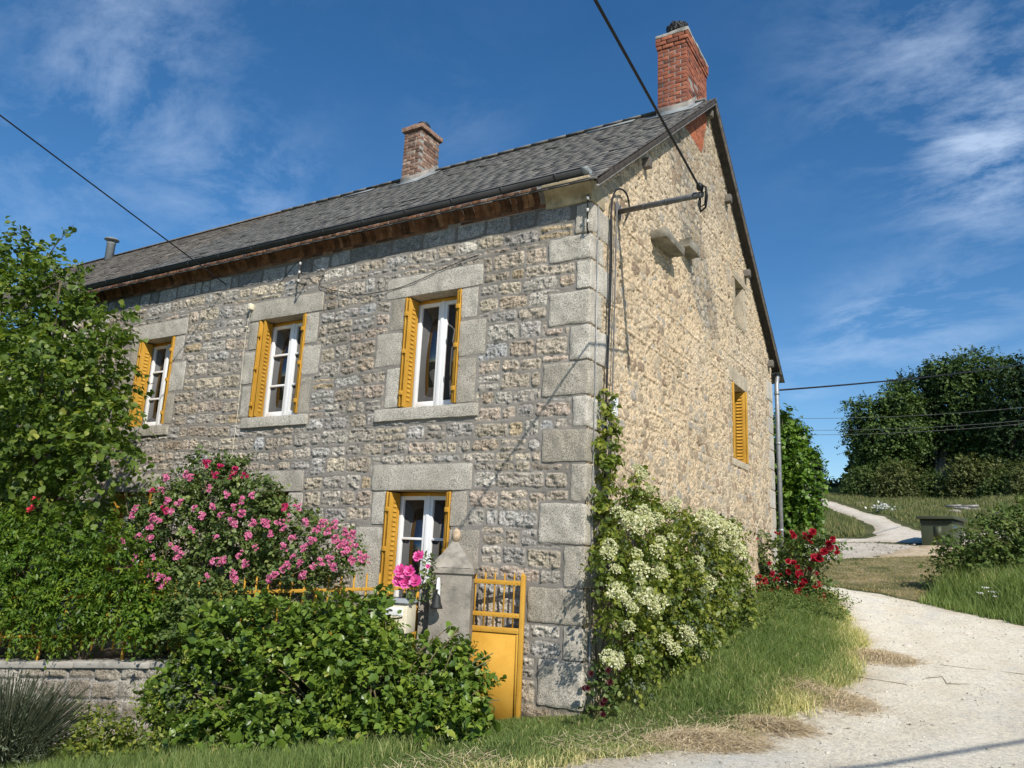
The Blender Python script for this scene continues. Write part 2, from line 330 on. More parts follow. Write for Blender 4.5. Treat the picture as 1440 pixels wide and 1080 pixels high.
# ------------------------------------------------------------------ world, sun
SUN = np.array([1.2, -1.0, 1.35]); SUN /= np.linalg.norm(SUN)
EL = math.asin(SUN[2]); AZ = math.atan2(SUN[0], SUN[1])
w = bpy.data.worlds.new('World'); scene.world = w; w.use_nodes = True; nt = w.node_tree
bg = nt.nodes['Background']; sky = nt.nodes.new('ShaderNodeTexSky'); sky.sky_type = 'NISHITA'; sky.sun_disc = False
sky.sun_elevation = EL; sky.sun_rotation = AZ; sky.altitude = 500; sky.air_density = 1.0; sky.dust_density = .35; sky.ozone_density = 2.2
def sky_clouds():
    tc = nt.nodes.new('ShaderNodeTexCoord'); sep = nt.nodes.new('ShaderNodeSeparateXYZ'); nt.links.new(tc.outputs['Generated'], sep.inputs[0])
    def mth(op, a, b=None):
        n = nt.nodes.new('ShaderNodeMath'); n.operation = op
        for i, v in enumerate((a, b)):
            if v is None: continue
            if isinstance(v, (int, float)): n.inputs[i].default_value = v
            else: nt.links.new(v, n.inputs[i])
        return n.outputs[0]
    z = mth('MAXIMUM', mth('ADD', sep.outputs[2], .12), .03)
    cb = nt.nodes.new('ShaderNodeCombineXYZ'); nt.links.new(mth('DIVIDE', sep.outputs[0], z), cb.inputs[0]); nt.links.new(mth('DIVIDE', sep.outputs[1], z), cb.inputs[1])
    mp = nt.nodes.new('ShaderNodeMapping'); mp.inputs['Rotation'].default_value = (0, 0, .5); mp.inputs['Scale'].default_value = (1.0, 1.35, 1); nt.links.new(cb.outputs[0], mp.inputs[0])
    def ns(s, d, r, dist, off):
        n = nt.nodes.new('ShaderNodeTexNoise'); n.inputs['Scale'].default_value = s; n.inputs['Detail'].default_value = d; n.inputs['Roughness'].default_value = r; n.inputs['Distortion'].default_value = dist
        a = nt.nodes.new('ShaderNodeVectorMath'); a.operation = 'ADD'; a.inputs[1].default_value = (off, off*.7, 0); nt.links.new(mp.outputs[0], a.inputs[0]); nt.links.new(a.outputs[0], n.inputs['Vector']); return n.outputs['Fac']
    fine = ns(2.4, 13, .66, .3, 3.1); wide = ns(.55, 3, .5, .1, 7.7)
    # cirrus patches: directions in the sky where the cloud is thick, each a soft lobe
    tot = None
    for (px, py, k, amp) in ((1410, 215, 150, .50), (1380, 250, 300, .30), (1440, 130, 120, .26), (1230, 20, 110, .26), (1330, 60, 120, .22), (1245, 458, 500, .34), (1190, 463, 700, .30), (1320, 448, 500, .28), (1410, 438, 500, .2), (1128, 528, 700, .30), (230, 10, 90, .24), (90, 70, 90, .15), (385, 245, 260, .30), (300, 262, 260, .24), (180, 130, 200, .16), (60, 220, 120, .14), (650, 165, 300, .13), (60, 330, 120, .10), (1190, 180, 300, .12)):
        d = ray(px, py); d /= np.linalg.norm(d)
        dv = nt.nodes.new('ShaderNodeVectorMath'); dv.operation = 'DOT_PRODUCT'; dv.inputs[1].default_value = tuple(d); nt.links.new(tc.outputs['Generated'], dv.inputs[0])
        nm = nt.nodes.new('ShaderNodeVectorMath'); nm.operation = 'LENGTH'; nt.links.new(tc.outputs['Generated'], nm.inputs[0])
        g = mth('MULTIPLY', mth('POWER', 2.71828, mth('MULTIPLY', mth('SUBTRACT', mth('DIVIDE', dv.outputs['Value'], nm.outputs['Value']), 1.0), k*1.6)), amp)
        tot = g if tot is None else mth('ADD', tot, g)
    base = mth('MULTIPLY', mth('MAXIMUM', mth('SUBTRACT', wide, .50), 0), .12)
    amt = mth('ADD', base, tot)
    m = nt.nodes.new('ShaderNodeMapRange'); m.inputs['From Min'].default_value = .44; m.inputs['From Max'].default_value = .66; m.inputs['To Min'].default_value = .0; nt.links.new(fine, m.inputs['Value'])
    cl = mth('MINIMUM', mth('MULTIPLY', mth('MULTIPLY', amt, m.outputs[0]), .74), .6)
    mx = nt.nodes.new('ShaderNodeMix'); mx.data_type = 'RGBA'; nt.links.new(cl, mx.inputs[0])
    hs = nt.nodes.new('ShaderNodeHueSaturation'); hs.inputs['Saturation'].default_value = 1.3; nt.links.new(sky.outputs[0], hs.inputs['Color'])
    nt.links.new(hs.outputs[0], mx.inputs[6]); mx.inputs[7].default_value = (5.6, 6.8, 8.6, 1); nt.links.new(mx.outputs[2], bg.inputs[0])
sky_clouds(); bg.inputs[1].default_value = .118
sl = bpy.data.lights.new('sun', 'SUN'); sl.energy = 5.0; sl.angle = math.radians(.5); sl.color = (1, .945, .86)
so = bpy.data.objects.new('sun', sl); COL.objects.link(so); so.rotation_euler = Vector(SUN).to_track_quat('Z', 'Y').to_euler(); so.location = (30, -25, 35)
scene.view_settings.view_transform = 'Standard'; scene.view_settings.look = 'None'; scene.view_settings.exposure = .16; scene.view_settings.gamma = 1
scene.render.film_transparent = False
scene.cycles.max_bounces = 8; scene.cycles.diffuse_bounces = 3; scene.cycles.glossy_bounces = 3; scene.cycles.transmission_bounces = 4; scene.cycles.caustics_reflective = False; scene.cycles.caustics_refractive = False

#@@PART2
# ================================================================== HOUSE
house = thing('stone_house', 'two-storey granite farmhouse with ochre shutters and a slate roof', 'house', (0, 0, 0))
ZT = 6.03; XL = -11.0; YB = 9.92
PITCH = .785
def roof_z(y): return 6.22+PITCH*(y+.15) if y < 4.97 else 6.22+PITCH*(5.12)-PITCH*(y-4.97)
# dressed blocks on the facade: openings with their lintels, sills, jambs
OPEN = [  # name, x0,x1,z0,z1, lintel(x0,x1,z0,z1), sill or None, jambs L, jambs R, style
 ('UR', -2.80, -1.86, 3.545, 5.12, (-3.17, -1.535, 5.125, 5.44), (-3.2, -1.49, 3.36, 3.54), [(.27, 4.65, 5.12), (.49, 4.14, 4.63), (.26, 3.55, 4.12)], [(.27, 4.69, 5.12), (.42, 4.17, 4.67), (.30, 3.55, 4.15)]),
 ('UM', -5.75, -4.72, 3.565, 5.135, (-6.0, -4.40, 5.14, 5.455), (-5.9, -4.48, 3.39, 3.56), [(.22, 4.66, 5.13), (.30, 4.1, 4.64), (.24, 3.57, 4.08)], [(.26, 4.64, 5.13), (.36, 4.15, 4.62), (.24, 3.57, 4.13)]),
 ('UL', -8.84, -7.87, 3.555, 5.115, (-9.2, -7.575, 5.12, 5.425), (-8.97, -7.70, 3.365, 3.55), [(.26, 4.6, 5.11), (.44, 4.08, 4.58), (.24, 3.56, 4.06)], [(.27, 4.66, 5.11), (.40, 4.12, 4.64), (.22, 3.56, 4.1)]),
 ('LR', -2.88, -1.84, .93, 2.43, (-3.16, -1.535, 2.435, 2.785), (-3.1, -1.6, .74, .92), [(.25, 1.98, 2.43), (.50, 1.06, 1.96)], [(.25, 1.98, 2.43), (.46, 1.08, 1.96)]),
 ('LM', -5.72, -4.72, .93, 2.42, (-6.0, -4.44, 2.425, 2.74), (-5.9, -4.5, .74, .92), [(.25, 1.9, 2.42), (.4, 1.0, 1.88)], [(.30, 1.98, 2.42), (.4, 1.06, 1.96)]),
 ('LL', -8.97, -7.87, .05, 2.42, (-9.25, -7.72, 2.425, 2.735), None, [(.25, 1.8, 2.42), (.4, 1.2, 1.78), (.25, .1, 1.18)], [(.25, 1.8, 2.42), (.4, 1.2, 1.78), (.25, .1, 1.18)]),
]
BLK = []
for n, x0, x1, z0, z1, li, si, jl, jr in OPEN:
    BLK.append((x0, x1, z0, z1)); BLK.append(li)
    if si: BLK.append(si)
    for wd, a, b in jl: BLK.append((x0-wd, x0, a, b))
    for wd, a, b in jr: BLK.append((x1, x1+wd, a, b))
QZ = [(5.58, 5.99, -.21), (5.24, 5.58, -.57), (4.86, 5.24, -.17), (4.41, 4.86, -.55), (3.97, 4.41, -.24), (3.54, 3.97, -.60), (3.155, 3.54, -.18), (2.75, 3.155, -.57), (2.29, 2.75, -.19), (1.81, 2.29, -.58), (1.34, 1.81, -.24), (.93, 1.34, -.69), (.57, .93, -.22), (.06, .57, -.53)]
for a, b, x in QZ: BLK.append((x, .05, a, b))

def masonry_facade():
    rng = R_(11)
    xs = np.concatenate([np.arange(XL, -6, .02), np.arange(-6, -3, .0155), np.arange(-3, .021, .0125)])
    zs = np.concatenate([np.arange(-1.3, .2, .03), np.arange(.2, ZT+.02, .0125)])
    X, Z = np.meshgrid(xs, zs, indexing='ij')
    Xw = X+.05*(fbm(X*3.1, Z*3.1, 1)-.5)+.012*(fbm(X*14, Z*14, 5)-.5)
    Zw = Z+.06*(vn2(X*.55, X*0, 2)-.5)+.05*(fbm(X*3.3, Z*3.0, 3)-.5)+.016*(fbm(X*13, Z*13, 8)-.5)
    rows = [-1.4]
    while rows[-1] < 5.55: rows.append(rows[-1]+rng.uniform(.155, .255))
    rows[-1] = 5.58; rows.append(5.775 if rows[-1] < 5.6 else 5.78); rows.append(6.045)
    rows = np.array(rows)
    ri = np.clip(np.searchsorted(rows, Zw)-1, 0, len(rows)-2)
    BD = np.full(X.shape, 9.)
    for b in BLK: BD = np.minimum(BD, np.maximum(np.abs(X-(b[0]+b[1])/2)-(b[1]-b[0])/2, np.abs(Z-(b[2]+b[3])/2)-(b[3]-b[2])/2))
    H = np.zeros_like(X); Cc = np.zeros(X.shape+(3,)); S = np.zeros_like(X)
    mn = .82+.36*fbm(X*5, Z*5, 21)
    mort = np.stack([.25*mn, .23*mn, .20*mn], -1)
    Cc[:] = mort
    ribbon = .010+.005*fbm(X*9, Z*9, 31)
    pal = [(.42, .375, .31), (.45, .385, .30), (.40, .365, .31), (.44, .37, .29), (.47, .435, .37), (.41, .355, .28), (.40, .38, .345), (.46, .40, .305), (.43, .355, .285), (.38, .355, .32)]
    special = [(.42, .335, .22), (.41, .335, .25), (.40, .395, .38), (.34, .305, .25)]
    for r in range(len(rows)-1):
        m = ri == r
        if not m.any(): continue
        z0, z1 = rows[r], rows[r+1]; zm = (z0+z1)/2; top = r >= len(rows)-3
        blk = sorted([(b[0]-.012, b[1]+.012) for b in BLK if min(z1, b[3])-max(z0, b[2]) > .8*(z1-z0)])
        b = [XL-.3]; inside = [False]
        cur = XL-.3
        for (a, c) in blk+[(.3, .4)]:
            a = max(a, cur)
            n = max(1, int(round((a-cur)/(rng.uniform(.31, .41) if not (r == len(rows)-2) else rng.uniform(.30, .42))))) if a-cur > .02 else 0
            if n:
                wd = rng.uniform(.5, 1.7, n); wd = wd/wd.sum()*(a-cur); acc = cur+np.cumsum(wd)
                for q in acc: b.append(q); inside.append(False)
            if c > cur: 
                if c > a: b.append(c); inside.append(True)
                cur = max(cur, c)
        b = np.array(b); inside = np.array(inside[1:])
        xi = np.clip(np.searchsorted(b, Xw[m])-1, 0, len(b)-2)
        N = len(b)-1
        prot = rng.uniform(.5, 1.25, N); cr = rng.uniform(.018, .06, N); sh = rng.uniform(-.022, .022, N); mg = rng.uniform(.011, .020, N)+(.006 if r == len(rows)-2 else 0); tl = rng.uniform(-.35, .35, N)
        pc = np.array([pal[k] for k in rng.integers(0, len(pal), N)]); sp = rng.random(N) < .12
        pc[sp] = np.array([special[k] for k in rng.integers(0, 4, N)])[sp]; pc *= rng.uniform(1.0, 1.38, (N, 1))
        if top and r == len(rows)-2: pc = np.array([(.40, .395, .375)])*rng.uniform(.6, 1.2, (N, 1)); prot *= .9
        x0 = b[xi]; x1 = b[xi+1]
        two = (rng.random(N) < (.16 if r != len(rows)-2 else 0)) & (z1-z0 > .17) & (np.diff(b) > .17); cutz = zm+rng.uniform(-.02, .02, N); upp = (Zw[m] > cutz[xi]) & two[xi]; low_ = two[xi] & ~upp
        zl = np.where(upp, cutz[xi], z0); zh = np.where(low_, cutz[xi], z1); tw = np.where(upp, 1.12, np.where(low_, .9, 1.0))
        px = Xw[m]-(x0+x1)/2; pz = Zw[m]-((zl+zh)/2+np.where(two[xi], 0, sh[xi]*.5))
        c_ = np.minimum(cr[xi], np.minimum((x1-x0), (zh-zl))*.35)
        qx = np.abs(px)-((x1-x0)/2-mg[xi]-c_); qz = np.abs(pz)-((zh-zl)/2-mg[xi]-np.where(two[xi], 0, np.abs(sh[xi])*.5)-c_)
        sd = np.hypot(np.maximum(qx, 0), np.maximum(qz, 0))+np.minimum(np.maximum(qx, qz), 0)-c_
        e = np.minimum(-sd, BD[m]-.016); e[inside[xi]] = -.05
        k = sstep(-.002, .009, e)
        off = rng.random(N)*50
        xx = X[m]; zz = Z[m]
        rg1 = fbm(xx*13+off[xi], zz*17, 41, 4)
        rough = (rg1-.5)*.050-np.abs(fbm(xx*20+off[xi], zz*28, 47, 3)-.5)*.075+.016
        if top and r == len(rows)-2: rough = rough*.7
        dome = .007+.005*sstep(0, .015, e)*prot[xi]+px/(x1-x0+1e-6)*tl[xi]*.012
        H[m] = ribbon[m]*(1-k)+k*(dome+rough)-.006*sstep(.012, 0, np.abs(e+.001))
        var = .62+.76*fbm(xx*13+off[xi], zz*15, 51, 4)
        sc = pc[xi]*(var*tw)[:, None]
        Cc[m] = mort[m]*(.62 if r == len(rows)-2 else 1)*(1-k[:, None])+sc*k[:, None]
        S[m] = k
    # stains: darker, slightly greenish weathering with shapes of its own
    stn = sstep(.52, .8, fbm(X*.8, Z*.5, 61, 4)); Cc *= (1-.22*stn)[..., None]
    low = sstep(.5, -.2, Z+.5*fbm(X*3, Z*3, 62)-.2); Cc *= (1-.3*low)[..., None]*np.array([1, .95, .85])**low[..., None]
    wav = .02*(fbm(X*.5, Z*.5, 71)-.5)
    V = np.stack([X, -H-wav, Z], -1).reshape(-1, 3)
    ni, nj = X.shape
    i, j = np.meshgrid(np.arange(ni-1), np.arange(nj-1), indexing='ij')
    cx = (X[:-1, :-1]+X[1:, 1:])/2; cz = (Z[:-1, :-1]+Z[1:, 1:])/2
    keep = np.ones(cx.shape, bool)
    for n, x0, x1, z0, z1, *_ in OPEN: keep &= ~((cx > x0-.01) & (cx < x1+.01) & (cz > z0-.01) & (cz < z1+.01))
    Q = np.stack([i*nj+j, (i+1)*nj+j, (i+1)*nj+j+1, i*nj+j+1], -1)[keep]
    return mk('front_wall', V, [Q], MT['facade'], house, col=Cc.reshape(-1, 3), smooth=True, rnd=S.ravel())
masonry_facade()

# openings on the gable (y0,y1,z0,z1)
GW = (6.42, 7.50, 3.62, 5.09); AT = (6.80, 7.42, 6.42, 7.30)
GQ = [.30, .75, .36, .62, .33, .70, .30, .66, .34, .60, .33, .62, .36, .55]
def masonry_gable():
    rng = R_(23)
    ys = np.concatenate([np.arange(0.02, 4, .0165), np.arange(4, YB+.02, .021)]); zs = np.arange(-.3, 10.2, .0165)
    Y, Z = np.meshgrid(ys, zs, indexing='ij')
    Yw = Y+.09*(fbm(Y*2.6, Z*2.6, 1)-.5)+.03*(fbm(Y*11, Z*11, 4)-.5)
    Zw = Z+.06*(fbm(Y*1.2, Z*1.5, 2)-.5)+.03*(fbm(Y*11, Z*11, 6)-.5)
    su, sv = .24, .15
    U = Yw/su; W = Zw/sv
    iw = np.floor(W)
    f1 = np.full(Y.shape, 9.); f2 = np.full(Y.shape, 9.); idc = np.zeros(Y.shape); idr = np.zeros(Y.shape)
    for dj in (-1, 0, 1):
        row = iw+dj; sh = hash2(row, row*0+3, 5)
        iu = np.floor(U-sh)
        for di in (-1, 0, 1):
            c = iu+di; jx = hash2(c, row, 7); jy = hash2(c, row, 9)
            du = (c+sh+.15+.7*jx-U)*su; dv = (row+.25+.5*jy-W)*sv*1.25
            d = np.hypot(du, dv)
            n1 = d < f1; f2 = np.where(n1, f1, np.minimum(f2, d)); idc = np.where(n1, c, idc); idr = np.where(n1, row, idr); f1 = np.where(n1, d, f1)
    e = (f2-f1)/2
    rnd = hash2(idc, idr, 13); rn2 = hash2(idc, idr, 17); rn3 = hash2(idc, idr, 19)
    # how far the lime render covers the stones
    lowz = sstep(4.6, 2.2, Z+1.2*(fbm(Y*.6, Z*.6, 33)-.5)-.25*(Y-5)); right = sstep(7.0, 8.6, Y)*sstep(6.2, 4.8, Z)
    stain = sstep(.5, .1, np.abs(Y-(3.75+(7.9-Z)*.52)-.45*(fbm(Z*1.3, Y*1.3, 36)-.5))-.40*sstep(5.2, 6.6, Z))*sstep(5.4, 6.0, Z)*sstep(9.4, 8.6, Z)
    upper = sstep(7.6, 8.6, Z)*sstep(1.2, 3.2, Y)
    bare = np.clip(np.maximum(np.maximum(lowz*.8, right*.8), np.maximum(stain, upper*.75)), 0, 1)
    cov = .048-.032*bare+.080*(rnd-.5)+.06*(fbm(Y*2.2, Z*2.2, 44)-.5)
    k = sstep(-.003, .008, e-np.maximum(cov, .006))
    lump = fbm(Y*9, Z*13, 51, 4); fine = fbm(Y*30, Z*30, 55, 2)
    crs = Zw/.235+.12*rn3*0; fr = crs-np.floor(crs)+.10*(fbm(Y*4, Z*4, 57)-.5); on = sstep(.45, .6, fbm(Y*.9, np.floor(crs)*3.1, 58, 2))*(1-bare*.7)
    ridge = np.exp(-((fr-.82)/.07)**2)*on; groove = np.exp(-((fr-.70)/.03)**2)*on
    mort = .010+.018*(lump-.5)+.020*(fine-.5)+.009*ridge-.024*groove
    pit = sstep(.66, .74, fbm(Y*13, Z*19, 61, 4))+.8*sstep(.63, .72, fbm(Y*26, Z*34, 66, 3)); mort = mort-.026*np.clip(pit, 0, 1)
    prof = .006+.008*sstep(0, .03, e-cov)+(fbm(Y*18+rnd*40, Z*22, 71, 3)-.5)*.020+(rn3-.5)*.012
    H = mort*(1-k)+prof*k
    pal = np.array([(.50, .41, .285), (.43, .345, .235), (.36, .28, .19), (.48, .42, .33), (.40, .37, .32), (.31, .215, .145), (.54, .45, .32), (.45, .36, .25)])
    sc = pal[(rn2*7.99).astype(int)]*(.85+.35*fbm(Y*12, Z*12, 75))[..., None]*(.8+.35*rnd)[..., None]*.72+np.array((.50, .41, .285))*.26
    mv = (.80+.40*fbm(Y*3.3, Z*3.3, 81, 5))
    mc = np.array((.63, .49, .32))*mv[..., None]
    pale = sstep(.4, .75, fbm(Y*.7+4, Z*.7, 84, 3)); mc = mc*(1-pale*.5)[..., None]+np.array((.60, .51, .38))*(pale*.5)[..., None]
    grey = np.clip(np.maximum(stain*1.15, upper*.55), 0, 1)
    mc = mc*(1-grey[..., None])+np.array((.27, .24, .19))*mv[..., None]*grey[..., None]
    low = sstep(3.2, 1.0, Z); mc = mc*(1-.25*low)[..., None]+np.array((.60, .50, .36))*(.25*low)[..., None]
    mc *= (1-.45*np.clip(pit, 0, 1))[..., None]  # pits darkened in the colour: dirt plus shade the coarse relief misses
    C_ = mc*(1-k[..., None])+sc*k[..., None]
    # brick infill of the flue under the ridge: a downward wedge of red brick
    def side(a, b): return (b[0]-a[0])*(Z-a[1])-(b[1]-a[1])*(Y-a[0])
    A, B, Cx = (3.62, 9.0), (5.08, 10.1), (4.62, 9.0)
    tri = (side(A, (3.2, 9.8)) > 0)*0+1
    wdg = sstep(-.02, .02, np.minimum(side(A, (4.62, 8.93))/1.0, -side(B, (4.62, 8.93))/1.1))
    wdg = ((Y > 3.62-(Z-9.0)*.0) & (side((3.62, 9.02), (4.63, 8.98)) > -.0) & (side((4.63, 8.98), (5.1, 10.1)) > 0)).astype(float)
    bz = Z/.068; bf = bz-np.floor(bz); by = Y/.22+.5*(np.floor(bz) % 2); byf = by-np.floor(by)
    bj = (sstep(.0, .12, bf)*sstep(1, .88, bf)*sstep(0, .05, byf)*sstep(1, .95, byf))
    bc = np.array((.42, .135, .065))*(.75+.5*hash2(np.floor(by), np.floor(bz), 91))[..., None]*bj[..., None]+np.array((.2, .15, .12))*(1-bj[..., None])
    C_ = C_*(1-wdg[..., None])+bc*wdg[..., None]; H = H*(1-wdg)+(.012*bj)*wdg
    # granite quoin ends are separate; keep mortar low beside the corner
    V = np.stack([H, Y, Z], -1).reshape(-1, 3); ni, nj = Y.shape
    i, j = np.meshgrid(np.arange(ni-1), np.arange(nj-1), indexing='ij')
    cy = (Y[:-1, :-1]+Y[1:, 1:])/2; cz = (Z[:-1, :-1]+Z[1:, 1:])/2
    keep = cz < np.where(cy < 4.97, 6.22+PITCH*(cy+.15), 6.22+PITCH*5.12-PITCH*(cy-4.97))-.09
    for a, b, c, d in (GW, AT): keep &= ~((cy > a) & (cy < b) & (cz > c) & (cz < d))
    Q = np.stack([i*nj+j, (i+1)*nj+j, (i+1)*nj+j+1, i*nj+j+1], -1)[keep]
    return mk('gable_wall', V, [Q], MT['gable'], house, col=C_.reshape(-1, 3), smooth=True, rnd=np.ones(Y.size))
masonry_gable()
# corner stones wrap both faces: long on one face, short on the other
for i, (a, b, x) in enumerate(QZ):
    yl = .36 if x < -.4 else .62
    stone('corner_stone', (x+.012, -.032, a+.011), (.028, yl*(.9+.2*random.random()), b-.011), MT['granite'], house, random.uniform(.014, .03), .012, .025, 100+i, 9)
zz = .3
for i in range(13):                       # far corner of the gable
    hgt = random.uniform(.36, .46)
    if zz+hgt < 6.0: stone('corner_stone', (-.3, YB-(.34 if i % 2 else .52), zz+.01), (.026, YB+.03, zz+hgt-.01), MT['granite'], house, .02, .008, .06, 140+i, 9)
    zz += hgt
# rear and far walls close the body
rw = MB(); rw.box(XL, -.02, YB-.25, YB, -1.3, 6.1); rw.box(XL, XL+.25, .05, YB-.26, -1.3, 6.1); rw.build('rear_wall', MT['cement'], house)
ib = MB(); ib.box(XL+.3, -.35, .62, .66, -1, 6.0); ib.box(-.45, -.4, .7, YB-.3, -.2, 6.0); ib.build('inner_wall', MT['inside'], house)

def louvre_leaf(mb, x, y0, y1, z0, z1, t=.013, face=0, lean=0.0):
    # one metal leaf standing at right angles to the wall, small pressed louvres on both faces
    P = lambda xx, yy, z: (xx+lean*(yy-y1), yy, z)
    def bx(xa, xb, ya, yb, za, zb):
        V = [P(a, b, c) for c in (za, zb) for b in (ya, yb) for a in (xa, xb)]
        mb.add(V, [[(0, 2, 3, 1), (4, 5, 7, 6), (0, 1, 5, 4), (2, 6, 7, 3), (0, 4, 6, 2), (1, 3, 7, 5)]], .5)
    bx(x-t/2, x+t/2, y0, y1, z0, z1)
    bx(x-t/2-.006, x+t/2+.006, y0, y0+.022, z0, z1); bx(x-t/2-.006, x+t/2+.006, y1-.022, y1, z0, z1)
    n = int((z1-z0-.16)/.062); ym = y0+(y1-y0)*.36; yn = y0+(y1-y0)*.72
    for i in range(n):
        z = z0+.09+i*.062
        for s in (-1, 1):
            xa = x+s*t/2; xb = x+s*(t/2+.010)
            V = [P(xa, ym, z), P(xa, yn, z), P(xa, ym, z+.036), P(xa, yn, z+.036), P(xb, ym+.006, z+.004), P(xb, yn-.006, z+.004)]
            mb.add(V, [[(0, 1, 5, 4), (2, 3, 5, 4)], [(0, 4, 2), (1, 3, 5)]], .5)
def shutter(parent, x, z0, z1, side, depth_=.235, splay=0., out=.045):
    mb = MB()
    louvre_leaf(mb, x+side*.008, -out, depth_-.03, z0+.015, z1-.012, lean=side*.02)
    louvre_leaf(mb, x+side*.040, -out*.7, depth_-.045, z0+.02, z1-.018, lean=-side*(.02+splay))
    for f in (.13, .5, .84):
        z = z0+(z1-z0)*f; mb.box(x-side*.002, x+side*.052, -out-.012, -out+.012, z-.03, z+.03, .5)
    return mb.build('shutter', MT['yellow'], parent, bevel=.0018)
def window(n, x0, x1, z0, z1, lint, sill, jl, jr, muntins=0, yf=.235, fmat='pvc', shut=True, transom=None):
    wdw = MB()                       # frame is the window part itself; pane, lintel, sill, jambs, shutters hang below it
    f = .055; xm = (x0+x1)/2
    wdw.box(x0, x0+f, yf, yf+.06, z0, z1); wdw.box(x1-f, x1, yf, yf+.06, z0, z1); wdw.box(x0+f, x1-f, yf, yf+.06, z1-f, z1); wdw.box(x0+f, x1-f, yf-.006, yf+.06, z0, z0+f*.9)
    s = .062; ya = yf-.018; yb = yf+.045
    for a, b in ((x0+f*.75, xm-.012), (xm+.012, x1-f*.75)):
        za, zb = z0+f*.75, z1-f*.7
        wdw.box(a, a+s, ya, yb, za, zb); wdw.box(b-s, b, ya, yb, za, zb); wdw.box(a+s, b-s, ya, yb, zb-s, zb); wdw.box(a+s, b-s, ya, yb, za, za+s*1.25)
        for i in range(muntins):
            z = za+(zb-za)*((i+1)/(muntins+1)) if transom is None else za+(zb-za)*transom
            wdw.box(a+s, b-s, ya+.006, yb-.01, z-.016, z+.016)
    wdw.box(xm-.028, xm+.028, ya-.014, ya-.001, z0+f*.8, z1-f*.8)
    wo = wdw.build('window', MT[fmat], house, bevel=.004)
    for a, b in ((x0+f, xm-.013), (xm+.013, x1-f)):
        MB().box(a+.04, b-.04, yf+.022, yf+.026, z0+f, z1-f).build('pane', MT['pane'], wo)
    k = hash(n) % 7+OPEN_I[n]*20
    stone('lintel', (lint[0]+.008, -.026, lint[2]), (lint[1]-.008, .33, lint[3]-.008), MT['granite'], wo, .018, .010, .045, 200+k, 9)
    if sill: stone('sill', (sill[0]+.008, -.055, sill[2]+.008), (sill[1]-.008, .33, sill[3]), MT['granite'], wo, .018, .010, .045, 201+k, 9)
    for q, (wd, a, b) in enumerate(jl): stone('jamb_stone', (x0-wd+.01, -.024, a+.009), (x0, .33, b-.009), MT['granite'], wo, .018, .010, .04, 202+k+q, 10)
    for q, (wd, a, b) in enumerate(jr): stone('jamb_stone', (x1, -.024, a+.009), (x1+wd-.01, .33, b-.009), MT['granite'], wo, .018, .010, .04, 206+k+q, 10)
    MB().box(x0+.005, x1-.005, yf-.03, yf-.003, z1-.05, z1-.002).build('shutter_rail', MT['yellow'], wo)
    if shut:
        shutter(wo, x0+.012, z0, z1, 1, yf, shut if n == 'UM' else 0); shutter(wo, x1-.012, z0, z1, -1, yf)
    return wo
OPEN_I = {o[0]: i for i, o in enumerate(OPEN)}
for o in OPEN:
    n = o[0]
    window(*o, muntins={'UR': 0, 'UM': 2, 'UL': 2, 'LR': 1, 'LM': 0, 'LL': 1}[n], transom=.60 if n in ('LR', 'LL') else None, fmat='brownwood' if n == 'LM' else 'pvc', shut=(0 if n == 'LM' else .25))
# gable window: deep reveal, folded ochre shutters, thin sill
def gable_opening():
    a, b, c, d = GW
    g = MB(); g.box(-.34, -.28, a, b, c, d); go = g.build('window', MT['pvc'], house, bevel=.004)
    MB().box(-.279, -.276, a+.09, b-.09, c+.09, d-.09).build('pane', MT['pane'], go)
    stone('lintel', (-.34, a-.2, d+.002), (.018, b+.16, d+.30), MT['tan_granite'], go, .015, .007, .05, 301, 9)
    stone('sill', (-.34, a-.06, c-.13), (.028, b+.06, c-.002), MT['tan_granite'], go, .015, .008, .05, 302, 9)
    for q, (ya, yb) in enumerate(((a-.1, a), (b, b+.13))):
        stone('jamb_stone', (-.34, ya, c+.005), (.014, yb, c+.74), MT['tan_granite'], go, .015, .007, .05, 303+q, 9); stone('jamb_stone', (-.34, ya, c+.75), (.014, yb, d-.006), MT['tan_granite'], go, .015, .007, .05, 306+q, 9)
    for s, y in ((1, a+.02), (-1, b-.02)):
        mb = MB()
        for kx in (0, 1):
            yy = y+s*.045*kx; mb.box(-.24, .035-.01*kx, yy-.008, yy+.008, c+.01, d-.01); 
            for e0 in (-.24, .012): mb.box(e0, e0+.024, yy-.014, yy+.014, c+.01, d-.01)
            for i in range(20):
                z = c+.1+i*.066
                for t in (-1, 1):
                    V = [(-.17, yy+t*.008, z), (-.04, yy+t*.008, z), (-.17, yy+t*.008, z+.036), (-.04, yy+t*.008, z+.036), (-.164, yy+t*.026, z+.004), (-.046, yy+t*.026, z+.004)]
                    mb.add(V, [[(0, 1, 5, 4), (2, 3, 5, 4)], [(0, 4, 2), (1, 3, 5)]], .5)
        mb.build('shutter', MT['yellow'], go, bevel=.0018)
    a, b, c, d = AT
    g = MB(); g.box(-.36, -.33, a-.02, b+.02, c-.02, d+.02); ao = g.build('attic_opening', MT['inside'], house)  # near-black sheet stands in for the darkness inside the attic
    stone('lintel', (-.3, a-.16, d+.002), (.03, b+.20, d+.17), MT['tan_granite'], ao, .02, .01, .05, 311, 9)
    stone('jamb_stone', (-.3, a-.15, c), (.022, a, d), MT['tan_granite'], ao, .02, .008, .05, 312, 9); stone('jamb_stone', (-.3, b, c-.05), (.018, b+.20, d), MT['tan_granite'], ao, .02, .008, .05, 313, 9)
    stone('sill', (-.3, a-.05, c-.10), (.03, b+.05, c-.002), MT['tan_granite'], ao, .02, .008, .05, 314, 9)
gable_opening()
